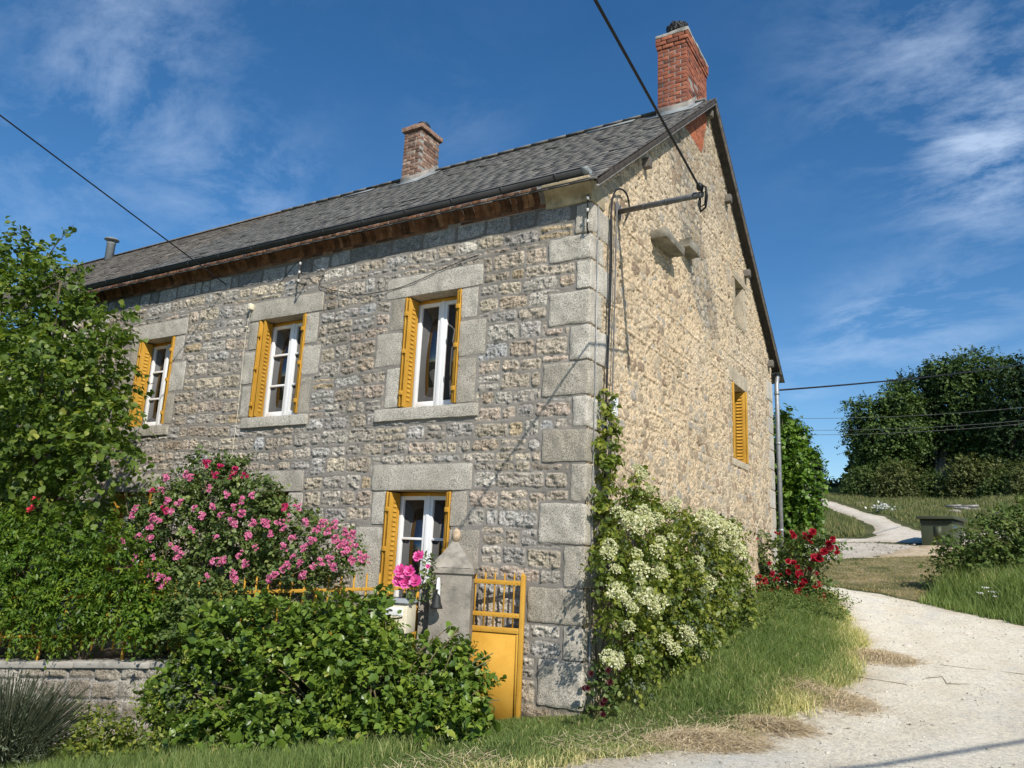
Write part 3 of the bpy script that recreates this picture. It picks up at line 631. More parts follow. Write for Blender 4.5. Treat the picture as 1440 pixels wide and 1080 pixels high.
# two stones that jut out of the gable
stone('projecting_stone', (-.1, 2.02, 6.29), (.26, 2.9, 6.44), MT['moss_stone'], house, .03, .025, .04, 321, 7)
stone('projecting_stone', (-.1, 3.32, 6.64), (.20, 3.86, 6.82), MT['moss_stone'], house, .02, .05, .05, 322, 4)

# ---- cornice: moulded brick-on-edge, granite block at the corner
cx = [(.0, ZT), (-.03, ZT+.004), (-.032, ZT+.045)]
prof = [(.08, ZT+.05), (-.036, ZT+.05), (-.042, ZT+.09), (-.062, ZT+.135), (-.098, ZT+.175), (-.150, ZT+.205), (-.150, ZT+.245), (.08, ZT+.245)]
cb = MB(); x = -.70; rg = R_(5)
while x > XL+.05:
    wd = rg.uniform(.072, .092); dy = -abs(rg.normal(0, .006)); dz = rg.normal(0, .004); sk = rg.normal(0, .010)
    n = len(prof); V = [(xx+sk*(v-ZT-.1)*4, u+dy, v+dz) for xx in (x-wd+.004, x-.005) for u, v in prof]
    cb.add(V, [[(i, (i+1) % n, n+(i+1) % n, n+i) for i in range(n)], [tuple(range(n))[::-1]], [tuple(range(n, 2*n))]], rg.random()); x -= wd
x = -.62
while x > XL+.05:
    wd = rg.uniform(.2, .24); cb.box(x-wd+.004, x-.003, -.034+rg.normal(0, .004), .08, ZT+.004, ZT+.046, rg.random()); x -= wd
co_ = cb.build('cornice', MT['brick_brown'], house, bevel=.003)
MB().prism([(.1, ZT-.002), (-.024, ZT-.002), (-.026, ZT+.06), (-.05, ZT+.135), (-.088, ZT+.18), (-.138, ZT+.21), (-.138, ZT+.24), (.1, ZT+.24)], 0, XL, -.64).build('cornice_bed', MT['mortar'], co_)
gp = [(.35, ZT-.03), (-.03, ZT-.03), (-.036, ZT+.05), (-.055, ZT+.12), (-.10, ZT+.175), (-.155, ZT+.205), (-.155, ZT+.25), (.35, ZT+.25)]
MB().prism(gp, 0, -.63, .03).build('cornice_block', MT['tan_stone'], house, bevel=.008)

# ---- gutter on the front eave
def half_round(mb, x0, x1, cy, cz, r, n=10, t=.006):
    a = [math.pi+math.pi*i/n for i in range(n+1)]
    o = [(cy+r*math.cos(q), cz+r*math.sin(q)) for q in a]; i_ = [(cy+(r-t)*math.cos(q), cz+(r-t)*math.sin(q)) for q in a[::-1]]
    mb.prism(o+i_, 0, x0, x1); return mb
gm = MB()
half_round(gm, XL+.6, .02, -.272, 6.288, .068)
gm.tube([(XL+.6, -.340, 6.290), (.02, -.340, 6.290)], .009, 8)
gu = gm.build('gutter', MT['zinc_dark'], house, smooth=True)
for i in range(14):
    x = -.35-i*.78; br = MB(); half_round(br, x-.014, x+.014, -.272, 6.288, .072, 10, .006); br.build('gutter_bracket', MT['zinc_dark'], gu)
ge = MB(); half_round(ge, .021, .10, -.272, 6.288, .070); ge.add([(.101, -.272+.068*math.cos(math.pi+math.pi*i/10), 6.288+.068*math.sin(math.pi+math.pi*i/10)) for i in range(11)], [[tuple(range(11))]])
ge.build('gutter_end', MT['zinc'], gu, smooth=False)

# ---- roof
XR = .20; SL = math.hypot(1, PITCH)
def slates(name, mat, x0, x1, seed, missing=.004, sag=0):
    rg = R_(seed); mb_v = []; mb_f = []; rr = []; k = 0
    ys, zs_ = 1/SL, PITCH/SL
    nrow = int(5.33*SL/.205); L0 = 5.33*SL
    for r in range(nrow):
        s0 = r*.205; wid = .27
        x = x0-wid*rg.random()
        rowd = rg.normal(0, .004)
        while x < x1:
            wd = wid*rg.uniform(.9, 1.1); xa, xb = max(x, x0), min(x+wd, x1); x += wd
            if xb-xa < .02 or rg.random() < missing: continue
            th = rg.uniform(.007, .012); lift = .010+abs(rg.normal(0, .001))+(rg.random() < .03)*.010; g = .002
            drop = rg.normal(0, .004)+rowd+(rg.random() < .08)*rg.uniform(-.01, .05); tail = rg.normal(0, .003)
            def P(xx, s, n): return (xx, -.25+s*ys-n*zs_, 6.22+PITCH*(-.10)+s*zs_+n*ys)
            sa, sb = s0+drop, min(s0+.42, L0)
            V = [P(xa+g, sa+tail*.5, lift), P(xb-g, sa-tail*.5, lift+rg.normal(0, .003)), P(xb-g, sb, .004), P(xa+g, sb, .004),
                 P(xa+g, sa+tail*.5, lift+th), P(xb-g, sa-tail*.5, lift+th), P(xb-g, sb, .006), P(xa+g, sb, .006)]
            mb_v += V; mb_f += [(k+4, k+5, k+6, k+7), (k, k+3, k+2, k+1), (k, k+1, k+5, k+4), (k, k+4, k+7, k+3), (k+1, k+2, k+6, k+5)]; k += 8
            rr += [.12+.88*rg.random()]*8
            ed = rg.uniform(.010, .026)*(rg.random() < .8); n_ = lift+th+.0015  # front-edge strip: weathered edge and the gap's shade, both in its dark colour
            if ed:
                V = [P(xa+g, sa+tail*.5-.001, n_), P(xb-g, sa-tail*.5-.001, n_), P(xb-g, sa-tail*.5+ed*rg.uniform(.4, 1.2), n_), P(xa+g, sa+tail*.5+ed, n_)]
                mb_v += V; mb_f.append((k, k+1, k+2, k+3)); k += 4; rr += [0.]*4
    return np.array(mb_v), np.array(mb_f), np.array(rr)
def roof_body(x0, x1, parent, mat, name):
    n = MB(); e = .22
    zf = 6.22-PITCH*.07; zr = 6.22+PITCH*5.12; yb_ = 10.16; zb = zr-PITCH*(yb_-4.97)
    top = [(-.20, zf+.016), (4.97, zr-.004), (yb_, zb+.02), (yb_, zb-.06), (4.97, zr-.095), (.10, roof_z(.1)-.05), (-.20, zf+.004)]
    n.prism(top, 0, x0, x1); return n.build(name, mat, parent)
roof = roof_body(XL-.02, .172, house, MT['darkwood'], 'roof')
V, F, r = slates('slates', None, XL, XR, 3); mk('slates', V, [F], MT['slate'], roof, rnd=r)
rs = MB(); zr = 6.22+PITCH*5.12
rg = R_(9)
for r in range(34):           # slates of the back slope, seen on edge along the far verge
    for q in range(3):
        s = r*.2; y0 = 4.99+s/SL; z0 = zr-s*PITCH/SL
        rs.obox((XR-.13-.25*q, y0+.16, z0-.16*PITCH+.020+rg.normal(0, .006)), (.124, 0, 0), (0, .2/SL+.02, -.2*PITCH/SL-.01), (0, .008*PITCH, .008), rg.random())
rs.build('slates', MT['slate'], roof)
rd = MB()
for i in range(27):
    x = XR-.2-i*.42
    rd.prism([(4.97+.11*math.cos(a), zr+.0+.075*math.sin(a)-.01) for a in [math.pi*k/8 for k in range(9)]], 0, x-.40+rg.normal(0, .003), x+.01, rg.random())
rd.build('ridge_tiles', MT['slate'], roof)
vb = MB(); vl = MB()           # barge boards and under-boards on the gable verge
for sgn in (0, 1):
    if sgn == 0: a, b = np.array([.185, -.24, 6.22-PITCH*.09-.03]), np.array([.185, 4.97, zr-.03])
    else: a, b = np.array([.185, 10.18, zr-PITCH*5.21-.03]), np.array([.185, 4.97, zr-.03])
    vb.bar(a, b, .026, .095, (0, 0, 1)); vl.bar(a+[-.004, 0, -.062], b+[-.004, 0, -.062], .03, .022, (0, 0, 1))
vb.build('barge_board', MT['darkwood'], roof, bevel=.003); vl.build('verge_strip', MT['greywood'], roof, bevel=.002)
for y, z, wd in ((6.2, 8.82, .07), (7.62, 7.74, .07), (9.62, 6.24, .07), (1.73, 7.40, .05), (4.97, 10.02, .06)):
    pu = MB(); pu.box(-.2, .13, y-wd, y+wd, z-.13, z+.02); pu.build('purlin', MT['purlin'], roof, bevel=.006)
rw_ = MB(); half_round(rw_, XL+.6, .12, 10.24, zr-PITCH*5.25+.02, .075); rw_.build('gutter', MT['zinc'], house)
dp = MB(); zq = zr-PITCH*5.25
dp.tube([(.07, 10.22, zq-.05), (.09, 10.20, zq-.14), (.10, 10.08, zq-.26), (.10, 10.04, zq-.38), (.10, 10.04, .9)], .052, 12)
for z in (zq-.55, 4.4, 2.45, 1.6): dp.lathe((.10, 10.04, z), [(.06, -.03), (.064, 0), (.06, .03)], 12)
dp.build('downpipe', MT['galv'], house, smooth=True)
# zinc repair sheet near the ridge
def on_roof(x, y, n=.035): return np.array([x, y-n*PITCH/SL, 6.22+PITCH*(y+.15)+n/SL])
for x_, y_, w_ in ((-8.35, 4.62, .42), (-1.85, 4.72, .5)):
    zs = MB(); zs.obox(on_roof(x_, y_), (w_, 0, 0), (0, .10/SL, .10*PITCH/SL), (0, -.006, .008)); zs.build('roof_flashing', MT['zinc'], roof)

# ---- chimneys: every brick laid
def chimney(x0, x1, y0, y1, zb, zt, mat, seed, cap_rows, dirty):
    rg = R_(seed); mb = MB(); L, W, Hh, j = .222, .106, .070, .011
    z = zb; c = 0
    while z < zt-.001:
        cap = zt-z < cap_rows*(Hh+j)+.005
        o = .035 if cap and zt-z < (cap_rows-.5)*(Hh+j) else (.0 if not cap else .02)
        X0, X1, Y0, Y1 = x0-o, x1+o, y0-o, y1+o
        for (a, b, fx) in ((X0, X1, 0), (Y0, Y1, 1)):
            for side in (0, 1):
                p = a-(L/2 if (c+fx) % 2 else 0)
                while p < b-.002:
                    q0, q1 = max(p, a), min(p+L, b); p += L+j
                    if q1-q0 < .02: continue
                    d = rg.normal(0, .0025); rr = rg.random()
                    if fx == 0:
                        yy = (Y0, Y1-W)[side]; mb.box(q0, q1-(j if q1 < b else 0), yy+d, yy+W+d, z, z+Hh, rr)
                    else:
                        xx = (X0, X1-W)[side]; mb.box(xx+d, xx+W+d, max(q0, Y0+W+j), min(q1, Y1-W-j) if q1 >= b else q1-j*.0, z, z+Hh, rr) if min(q1, Y1-W-j)-max(q0, Y0+W+j) > .02 else None
        z += Hh+j; c += 1
    ch = mb.build('chimney', mat, roof, bevel=.003)
    MB().box(x0+.006, x1-.006, y0+.006, y1-.006, zb-1.2, zt-.01).build('mortar_core', MT['mortar'], ch)
    # cement skirt and zinc flashing following the roof slope
    for nm, e, h0, h1, mt in (('cement_skirt', .012, -.3, .18, 'skirt'), ('flashing', .02, -.3, .085, 'zinc')):
        s = MB(); 
        for ya, yb in ((y0-e, min(y1, 4.97)+0), (4.97, y1+e)):
            if yb <= ya: continue
            za, zb_ = roof_z(ya), roof_z(yb)
            s.prism([(ya, za+h0), (yb, zb_+h0), (yb, zb_+h1), (ya, za+h1)], 0, x0-e, x1+e)
        s.build(nm, MT[mt], ch)
    s = MB(); s.obox(on_roof((x0+x1)/2, y0-.10, .03), ((x1-x0)/2+.16, 0, 0), (0, .11/SL, .11*PITCH/SL), (0, -.004, .006))
    s.obox(on_roof(x1+.09, (y0+4.97)/2, .03), (.09, 0, 0), (0, (4.97-y0)/2, (4.97-y0)/2*PITCH), (0, -.004, .006)); s.build('flashing', MT['zinc'], ch)
    return ch
ch1 = chimney(-.77, -.20, 4.45, 5.72, 9.72, 11.50, MT['brick'], 31, 3, .2)
stone('cap', (-.815, 4.41, 11.50), (-.155, 5.76, 11.575), MT['cement'], ch1, .02, .018, .05, 401, 8)
cw = MB(); c0 = (-.47, 4.72, 11.56); cw.lathe(c0, [(.13, 0), (.13, .17), (.12, .18)], 16)
cwl = cw.build('pot', MT['galv'], ch1, smooth=True)
cw = MB(); rg = R_(6)
for i in range(26):
    a = rg.random()*6.28; p = [(c0[0]+(.17+.03*rg.random())*math.cos(a+t*.5), c0[1]+(.17+.03*rg.random())*math.sin(a+t*.5), c0[2]+.10+.20*rg.random()+.03*math.sin(t*3)) for t in np.linspace(0, 3.2, 8)]
    cw.tube(p, .022, 5)
cw.lathe((c0[0], c0[1], c0[2]+.2), [(.17, 0), (.19, .06), (.12, .13), (.02, .16)], 12); cw.build('cowl', MT['iron'], ch1)
ch2 = chimney(-6.80, -6.32, 4.30, 5.0, 9.55, 11.02, MT['brick_old'], 33, 1, .5)
stone('cap', (-6.86, 4.24, 11.02), (-6.26, 5.06, 11.13), MT['brick_old'], ch2, .02, .012, .05, 403, 8)
cw = MB(); cw.lathe((-6.56, 4.65, 11.12), [(.10, 0), (.10, .12), (.16, .13), (.17, .20), (.10, .22), (.13, .25), (.03, .29)], 8); cw.build('cowl', MT['iron'], ch2)

# ---- service mast on the gable, its cables, insulators
TIP = np.array([1.36, .10, 5.84]); MB0 = np.array([.02, .80, 6.19])
sm = MB(); sm.tube([MB0, TIP], .036, 12); d_ = (TIP-MB0)
for t in (.35, .62, .93): q = MB0+d_*t; sm.tube([q-d_*.008, q+d_*.008], .042, 12)
sm.box(.005, .03, .72, .88, 6.10, 6.30)
mast = sm.build('service_mast', MT['mast'], house, smooth=False)
mc = MB(); 
mc.tube([TIP+(0, 0, .03), TIP+(.02, -.02, .10), TIP+(.06, -.05, .06), TIP+(.07, -.03, -.06), TIP+(.04, .0, -.17), TIP+(-.02, .02, -.2), TIP+(-.05, .03, -.1), TIP+(-.02, .02, 0)], .013, 8)
mc.tube([TIP+(0, .02, .02), TIP+(.05, .0, .04), TIP+(.03, .02, -.12), TIP+(-.03, .03, -.14), TIP+(-.03, .03, -.02)], .012, 8); mc.lathe(TIP+(-.02, -.02, .05), [(.02, 0), (.04, .03), (.04, .07), (.015, .09)], 10)
mc.build('cable_loop', MT['rubber'], mast, smooth=True)
wc = MB(); X_ = .07
def sm_path(P, n=6):
    P = np.asarray(P, float); out = []
    for i in range(len(P)-1):
        a, b, c, d = P[max(i-1, 0)], P[i], P[i+1], P[min(i+2, len(P)-1)]
        for t in np.linspace(0, 1, n, endpoint=False): out.append(.5*((2*b)+(-a+c)*t+(2*a-5*b+4*c-d)*t*t+(-a+3*b-3*c+d)*t**3))
    return np.array(out+[P[-1]])
wc.tube(sm_path([(.06, .97, 6.14), (.07, 1.06, 6.34), (.07, .98, 6.50), (.07, .78, 6.50), (X_, .56, 6.36), (X_, .46, 6.05), (X_, .45, 5.4), (X_, .44, 4.6), (X_, .41, 3.9), (X_, .39, 3.3), (X_, .40, 2.6)]), .013, 8)
wc.tube(sm_path([(X_, .48, 6.0), (X_+.01, .475, 5.3), (X_, .46, 4.5), (X_, .42, 3.7), (X_, .41, 3.0)]), .008, 8)
wc.build('wall_cable', MT['rubber'], house, smooth=True)
wc = MB(); wc.tube([(.06, .67, 6.32), (.06, .65, 5.8), (.06, .635, 5.0), (.06, .62, 4.2), (.06, .60, 3.5), (.06, .58, 2.6)], .010, 8); wc.build('conduit', MT['mast'], house, smooth=True)
wc = MB(); wc.tube([(.045, .12, 6.0), (.045, .125, 4.0), (.045, .12, 2.0), (.045, .12, .5)], .006, 6); wc.tube([(.046, .12, .9), (.046, .12, .3)], .012, 8); wc.build('earth_wire', MT['galv'], house)
MB().box(.05, .13, .52, .64, 3.38, 3.62).build('junction_box', MT['white_plastic'], house, bevel=.01)
def insulators(pts, base, name, back):
    m = MB(); m.tube(base, .011, 6); o = m.build(name, MT['iron'], house)
    for p in pts: q = MB(); q.lathe(np.array(p)+(0, 0, -.03), [(.012, 0), (.021, .008), (.015, .020), (.022, .03), (.009, .045)], 12); q.build('insulator', MT['porcelain'], o, smooth=True)
    return o
insulators([(.015, -.13, 5.99), (.015, -.13, 5.83), (.02, -.13, 5.68)], [(.0, -.02, 6.02), (.0, -.10, 6.04), (.0, -.10, 5.6), (-.02, -.02, 5.56)], 'insulator_bracket', 0)
ib_ = insulators([(-4.79, -.2, 5.89), (-4.79, -.2, 5.75), (-4.79, -.2, 5.61)], [(-4.85, 0, 5.61), (-4.79, -.2, 5.57), (-4.79, -.2, 5.92)], 'insulator_bracket', 0)
ww = MB(); ww.tube(sm_path([(-5.4, -.05, 5.66), (-5.1, -.13, 5.82), (-4.79, -.2, 5.93), (-4.6, -.12, 5.86), (-4.42, -.04, 5.73)]), .006, 6)
ww.tube(sm_path([(-4.42, -.04, 5.72), (-4.5, -.045, 5.55), (-4.3, -.05, 5.45), (-4.0, -.05, 5.36), (-3.7, -.045, 5.27), (-3.3, -.045, 5.26), (-2.9, -.04, 5.28), (-2.5, -.04, 5.36), (-2.1, -.04, 5.46), (-1.6, -.04, 5.55)]), .005, 6)
ww.build('house_wire', MT['rubber'], house)
MB().box(-6.0, -5.93, -.10, -.02, 5.33, 5.43).build('lamp_box', MT['cream'], house, bevel=.008)
ww = MB(); ww.tube(sm_path([(-5.97, -.05, 5.32), (-6.02, -.05, 4.9), (-5.99, -.05, 3.9), (-5.99, -.05, 3.3), (-6.0, -.045, 2.75)]), .0032, 6); ww.box(-6.07, -6.0, -.06, -.03, 5.04, 5.06); ww.build('light_cable', MT['cream'], house)

# ---- the neighbour under the same ridge
nb = thing('neighbour_house', 'brown-roofed house joined on beyond the farmhouse, behind the lime tree', 'house', (-16.5, 0, 0))
nw = MB(); nw.box(-22.5, XL-.06, .0, .3, -1.6, 5.9); nw.box(-22.5, XL-.06, 9.5, 9.8, -1.6, 5.9); nw.box(-22.5, -22.2, .3, 9.5, -1.6, 6); nw.build('wall', MT['cement'], nb)
nr = roof_body(-22.9, XL-.03, nb, MT['darkwood'], 'roof')
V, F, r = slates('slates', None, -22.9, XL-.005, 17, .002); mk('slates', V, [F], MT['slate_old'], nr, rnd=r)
n2 = MB(); n2.prism([(4.97+.10*math.cos(a), zr+.07*math.sin(a)-.01) for a in [math.pi*k/8 for k in range(9)]], 0, -22.9, XL-.02); n2.build('ridge_tiles', MT['slate_old'], nr)
fl = MB(); c0 = (-18.75, 4.75, 9.7); fl.lathe(c0, [(.125, 0), (.125, .86), (.135, .87), (.135, .90), (.125, .91)], 18)
flo = fl.build('flue', MT['zinc'], nr, smooth=True)
fl = MB(); fl.lathe((c0[0], c0[1], c0[2]+1.0), [(.22, 0), (.19, .04), (.02, .10)], 18)
for a in (0, 1.57, 3.14, 4.71): fl.tube([(c0[0]+.12*math.cos(a), c0[1]+.12*math.sin(a), c0[2]+.88), (c0[0]+.15*math.cos(a), c0[1]+.15*math.sin(a), c0[2]+1.01)], .012, 5)
fl.build('cowl', MT['zinc'], flo)
#@@PART3
# ================================================================== GROUND
def A_(y): return np.where(y <= 0, 0, np.where(y < 25, .1*y, np.where(y < 66, 2.5+.15*(y-25), 8.65+.02*(y-66))))
def sstep_np(a, b, x): return sstep(a, b, x)
def hgt(x, y):
    x = np.asarray(x, float); y = np.asarray(y, float)
    b = np.where(x < 0, np.maximum(.14*x, -1.3), 0)*np.clip((8-y)/8, 0, 1)
    bank = .26*sstep(2.6, .6, x)*sstep(-.6, 2.5, y)*sstep(12, 9, y)*sstep(-1.2, .2, x)
    far = sstep(20, 60, y)
    bump_ = .05*(fbm(x*.5, y*.5, 3)-.5)+far*.25*(fbm(x*.08, y*.08, 9)-.5)
    right = sstep(3.5, 6, x)*sstep(8, 12, y)*.3
    return A_(y)+b+bank+bump_+right
def h1(x, y): return float(hgt(np.array([x]), np.array([y]))[0])
def terrain():
    xs = np.concatenate([[-900, -400, -180, -90, -50, -30], np.arange(-20, -9, 1.0), np.arange(-9, 9, .2), np.arange(9, 24, 1.0), [30, 50, 90, 180, 400, 900]])
    ys = np.concatenate([[-900, -300, -100, -40, -20], np.arange(-14, -6, .5), np.arange(-6, 18, .2), np.arange(18, 60, .6), np.arange(60, 110, 2), [130, 180, 300, 600, 1500]])
    X, Y = np.meshgrid(xs, ys, indexing='ij'); Z = hgt(X, Y)
    Z = np.where(Y > 110, Z-(Y-110)*.03, Z)
    i, j = np.meshgrid(np.arange(len(xs)-1), np.arange(len(ys)-1), indexing='ij'); n = len(ys)
    return mk('ground', np.stack([X, Y, Z], -1).reshape(-1, 3), [np.stack([i*n+j, (i+1)*n+j, (i+1)*n+j+1, i*n+j+1], -1).reshape(-1, 4)], MT['turf'], smooth=True)
def mat_turf():
    m, nt, b = M('turf', .95, .1)
    o = ramp(nt, noise(nt, 1.4, 8, rough=.7), [(.3, (.05, .062, .022)), (.5, (.085, .095, .036)), (.62, (.125, .12, .055)), (.78, (.19, .155, .085))])
    nt.links.new(mix(nt, 1., o, ramp(nt, noise(nt, 30, 4), [(.3, (.6, .6, .6)), (.7, (1.3, 1.3, 1.3))]), 'MULTIPLY'), b.inputs['Base Color'])
    bump(nt, b, noise(nt, 22, 6, rough=.7), .8, .05); return m
MT['turf'] = mat_turf()
def mat_road(name, c0, c1, c2, dark, vs=34):
    m, nt, b = M(name, .95, .12)
    o = ramp(nt, noise(nt, .9, 9, rough=.72, dist=.5), [(.3, c0), (.5, c1), (.7, c2)])
    g = ramp(nt, noise(nt, .8, 8, rough=.75, mapscale=(1, .45, 1)), [(.50, (0, 0, 0)), (.66, (.9, .9, .9))])
    o = mix(nt, g, o, dark)
    e = mix(nt, ramp(nt, attr(nt, 'rnd').outputs['Fac'], [(0, (.8, .8, .8)), (.12, (.45, .45, .45)), (.3, (0, 0, 0)), (.42, (.0, .0, .0)), (.5, (.16, .16, .16)), (.62, (0, 0, 0)), (.8, (0, 0, 0)), (.9, (.14, .14, .14)), (1, (.1, .1, .1))]), (0, 0, 0), ramp(nt, noise(nt, 1.6, 7, rough=.7), [(.35, (.25, .25, .25)), (.62, (1, 1, 1))]))
    o = mix(nt, e, o, (c0[0]*.72, c0[1]*.66, c0[2]*.56))
    o = mix(nt, ramp(nt, noise(nt, 2.6, 8, rough=.75), [(.56, (0, 0, 0)), (.74, (.5, .5, .5))]), o, tuple(v*.62 for v in c0))
    o = mix(nt, 1., o, ramp(nt, noise(nt, 60, 5, rough=.8), [(.33, (.40, .39, .38)), (.45, (1.04, 1.04, 1.04)), (.66, (1.25, 1.25, 1.22))]), 'MULTIPLY')
    v = nd(nt, 'ShaderNodeTexVoronoi'); v.inputs['Scale'].default_value = vs; tc = nt.nodes.new('ShaderNodeTexCoord'); nt.links.new(tc.outputs['Object'], v.inputs['Vector'])
    o = mix(nt, 1., o, ramp(nt, v.outputs['Color'], [(0, (.80, .79, .78)), (.5, (1.02, 1.02, 1.02)), (1, (1.18, 1.18, 1.16))]), 'MULTIPLY')
    nt.links.new(o, b.inputs['Base Color']); bump(nt, b, noise(nt, 48, 8, rough=.8), 1., .035); return m
MT['road'] = mat_road('pale_gravel', (.72, .64, .50), (.82, .755, .62), (.85, .80, .68), (.68, .65, .58))
MT['track'] = mat_road('white_track', (.52, .46, .37), (.60, .54, .45), (.62, .57, .49), (.48, .43, .35))
MT['stones'] = mat_road('crushed_stone', (.44, .38, .30), (.53, .475, .385), (.58, .53, .45), (.42, .37, .30), 13)
MT['sand'] = mat_road('sandy_soil', (.44, .34, .22), (.54, .43, .29), (.60, .50, .36), (.36, .28, .18), 20)
def mat_mown():
    m, nt, b = M('mown_grass', .95, .1)
    o = ramp(nt, noise(nt, 1.1, 8, rough=.7, dist=.5), [(.34, (.10, .125, .045)), (.45, (.19, .18, .085)), (.56, (.33, .27, .15)), (.7, (.46, .38, .235))])
    o = mix(nt, 1., o, ramp(nt, noise(nt, 26, 5, rough=.7), [(.3, (.6, .6, .6)), (.7, (1.3, 1.3, 1.3))]), 'MULTIPLY')
    nt.links.new(o, b.inputs['Base Color']); bump(nt, b, noise(nt, 24, 6, rough=.75), 1., .06); return m
MT['mown'] = mat_mown()
def poly_sd(X, Y, P):
    P = np.asarray(P, float); d = np.full(X.shape, 1e9); ins = np.zeros(X.shape, bool)
    for a, b in zip(P, np.roll(P, -1, 0)):
        e = b-a; wx = X-a[0]; wy = Y-a[1]; t = np.clip((wx*e[0]+wy*e[1])/(e@e+1e-12), 0, 1)
        d = np.minimum(d, np.hypot(wx-e[0]*t, wy-e[1]*t))
        c = ((a[1] <= Y) & (b[1] > Y)) | ((b[1] <= Y) & (a[1] > Y))
        xi = a[0]+(Y-a[1])/(b[1]-a[1]+1e-12)*e[0]; ins ^= c & (X < xi)
    return np.where(ins, d, -d)
def sheet(name, P, step, mat, lift=.02, rag=.25, rf=2.2, seed=1):
    P = np.asarray(P, float); x0, y0 = P.min(0)-.5; x1, y1 = P.max(0)+.5
    X, Y = np.meshgrid(np.arange(x0, x1, step), np.arange(y0, y1, step), indexing='ij')
    sd = poly_sd(X, Y, P)+rag*(fbm(X*rf, Y*rf, seed, 4)-.5)*2
    Z = hgt(X, Y)+np.clip(sd*.12, -.07, lift)+np.where(sd > .1, .012*(fbm(X*3, Y*3, seed+4)-.5), 0)
    n = X.shape[1]; i, j = np.meshgrid(np.arange(X.shape[0]-1), np.arange(n-1), indexing='ij')
    keep = (sd[:-1, :-1] > -.5) | (sd[1:, 1:] > -.5)
    Q = np.stack([i*n+j, (i+1)*n+j, (i+1)*n+j+1, i*n+j+1], -1)[keep]
    used = np.unique(Q); mp = np.full(X.size, -1); mp[used] = np.arange(len(used))
    V = np.stack([X, Y, Z], -1).reshape(-1, 3)[used]
    return kind(mk(name, V, [mp[Q]], mat, smooth=True, rnd=np.clip(sd.ravel()[used]/2., 0, 1)), 'structure')
kind(terrain(), 'structure')
ROAD = [(-9, -14), (-5, -8.5), (-1.6, -5.2), (.1, -3.0), (1.0, -1.35), (1.35, -.4), (1.85, .3), (2.1, 1.5), (2.34, 3.4), (2.15, 5.3), (1.8, 7.0), (1.15, 9.4), (.55, 10.8), (-.4, 11.5), (-3, 12.3), (-3, 14.0), (-.2, 13.0), (.7, 12.36), (1.8, 11.55), (2.8, 10.4), (3.75, 9.2), (4.4, 8.5), (5.6, 6.5), (7.2, 3.5), (9, 0), (14, -6), (14, -14)]
sheet('gravel_road', ROAD, .09, MT['road'], .02, .16, 2.6, 3)
MOWN = [(.0, 13.1), (.75, 12.5), (1.9, 11.7), (2.9, 10.6), (3.7, 9.7), (4.6, 11), (4.4, 14), (3.9, 18), (3.2, 22.5), (1.6, 21), (.4, 19.4), (-1.2, 18)]
sheet('mown_verge', MOWN, .14, MT['mown'], .03, .35, 1.6, 7)
sheet('gravel_patch', [(-4, 17.8), (-.4, 18.6), (.9, 20.6), (1.7, 24), (1.9, 26.2), (.4, 26.7), (-1.3, 25.9), (-5, 24.6)], .15, MT['stones'], .035, .5, 1.4, 9)
sheet('sandy_bank', [(.7, 20.4), (1.8, 20.6), (3.2, 22.4), (3.6, 25.5), (2.3, 26.6), (1.9, 25.9), (1.5, 24)], .12, MT['sand'], .05, .6, 1.6, 15)
TRACK = [(-14, 76), (-8.6, 64), (-7.9, 60.7), (-6.98, 57.8), (-4.12, 48.6), (-1.95, 41.9), (-.35, 37.9), (1.09, 32.6), (1.84, 30.95), (6, 30), (12, 29.5), (12, 26.6), (2.2, 26.9), (.5, 26.9), (-1.2, 26.2), (-6, 25.2), (-6, 26.4), (-1.6, 27.3), (-.1, 27.9), (.2, 29.2), (-.15, 31.8), (-.9, 35.3), (-2.3, 38.8), (-5.0, 47.0), (-7.5, 55.0), (-9.5, 62), (-14.5, 75)]
sheet('gravel_track', TRACK, .2, MT['track'], .05, .25, .8, 12)

# ================================================================== FOLIAGE
L_OV = (np.array([(0, 0, 0), (-.36, .36, .07), (0, .42, -.02), (.36, .36, .07), (-.25, .72, .05), (.25, .72, .05), (0, 1.0, -.10)]),
        [np.array([(0, 2, 1), (0, 3, 2), (1, 2, 4), (2, 3, 5), (4, 2, 6), (2, 5, 6)])])
L_ROUND = (np.array([(0, 0, 0), (-.45, .25, .06), (0, .42, -.03), (.45, .25, .06), (-.40, .66, .05), (.40, .66, .05), (0, 1.0, -.13)]), L_OV[1])
L_NARROW = (np.array([(0, 0, 0), (-.16, .4, .05), (.16, .4, .05), (0, 1.0, -.12), (0, .45, -.01)]), [np.array([(0, 4, 1), (0, 2, 4), (1, 4, 3), (4, 2, 3)])])
L_QUAD = (np.array([(0, -.1, 0), (-.42, .4, .08), (.42, .4, .08), (0, 1.0, -.08)]), [np.array([(0, 2, 3, 1)])])
L_LOBED = (np.array([(0, 0, 0), (-.5, .1, .05), (-.42, .45, .03), (-.25, .78, 0), (0, 1, -.12), (.25, .78, 0), (.42, .45, .03), (.5, .1, .05), (0, .4, -.03)]),
           [np.array([(0, 8, 1), (1, 8, 2), (2, 8, 3), (3, 8, 4), (4, 8, 5), (5, 8, 6), (6, 8, 7), (7, 8, 0)])])
def unit(v): return v/(np.linalg.norm(v, axis=-1, keepdims=True)+1e-9)
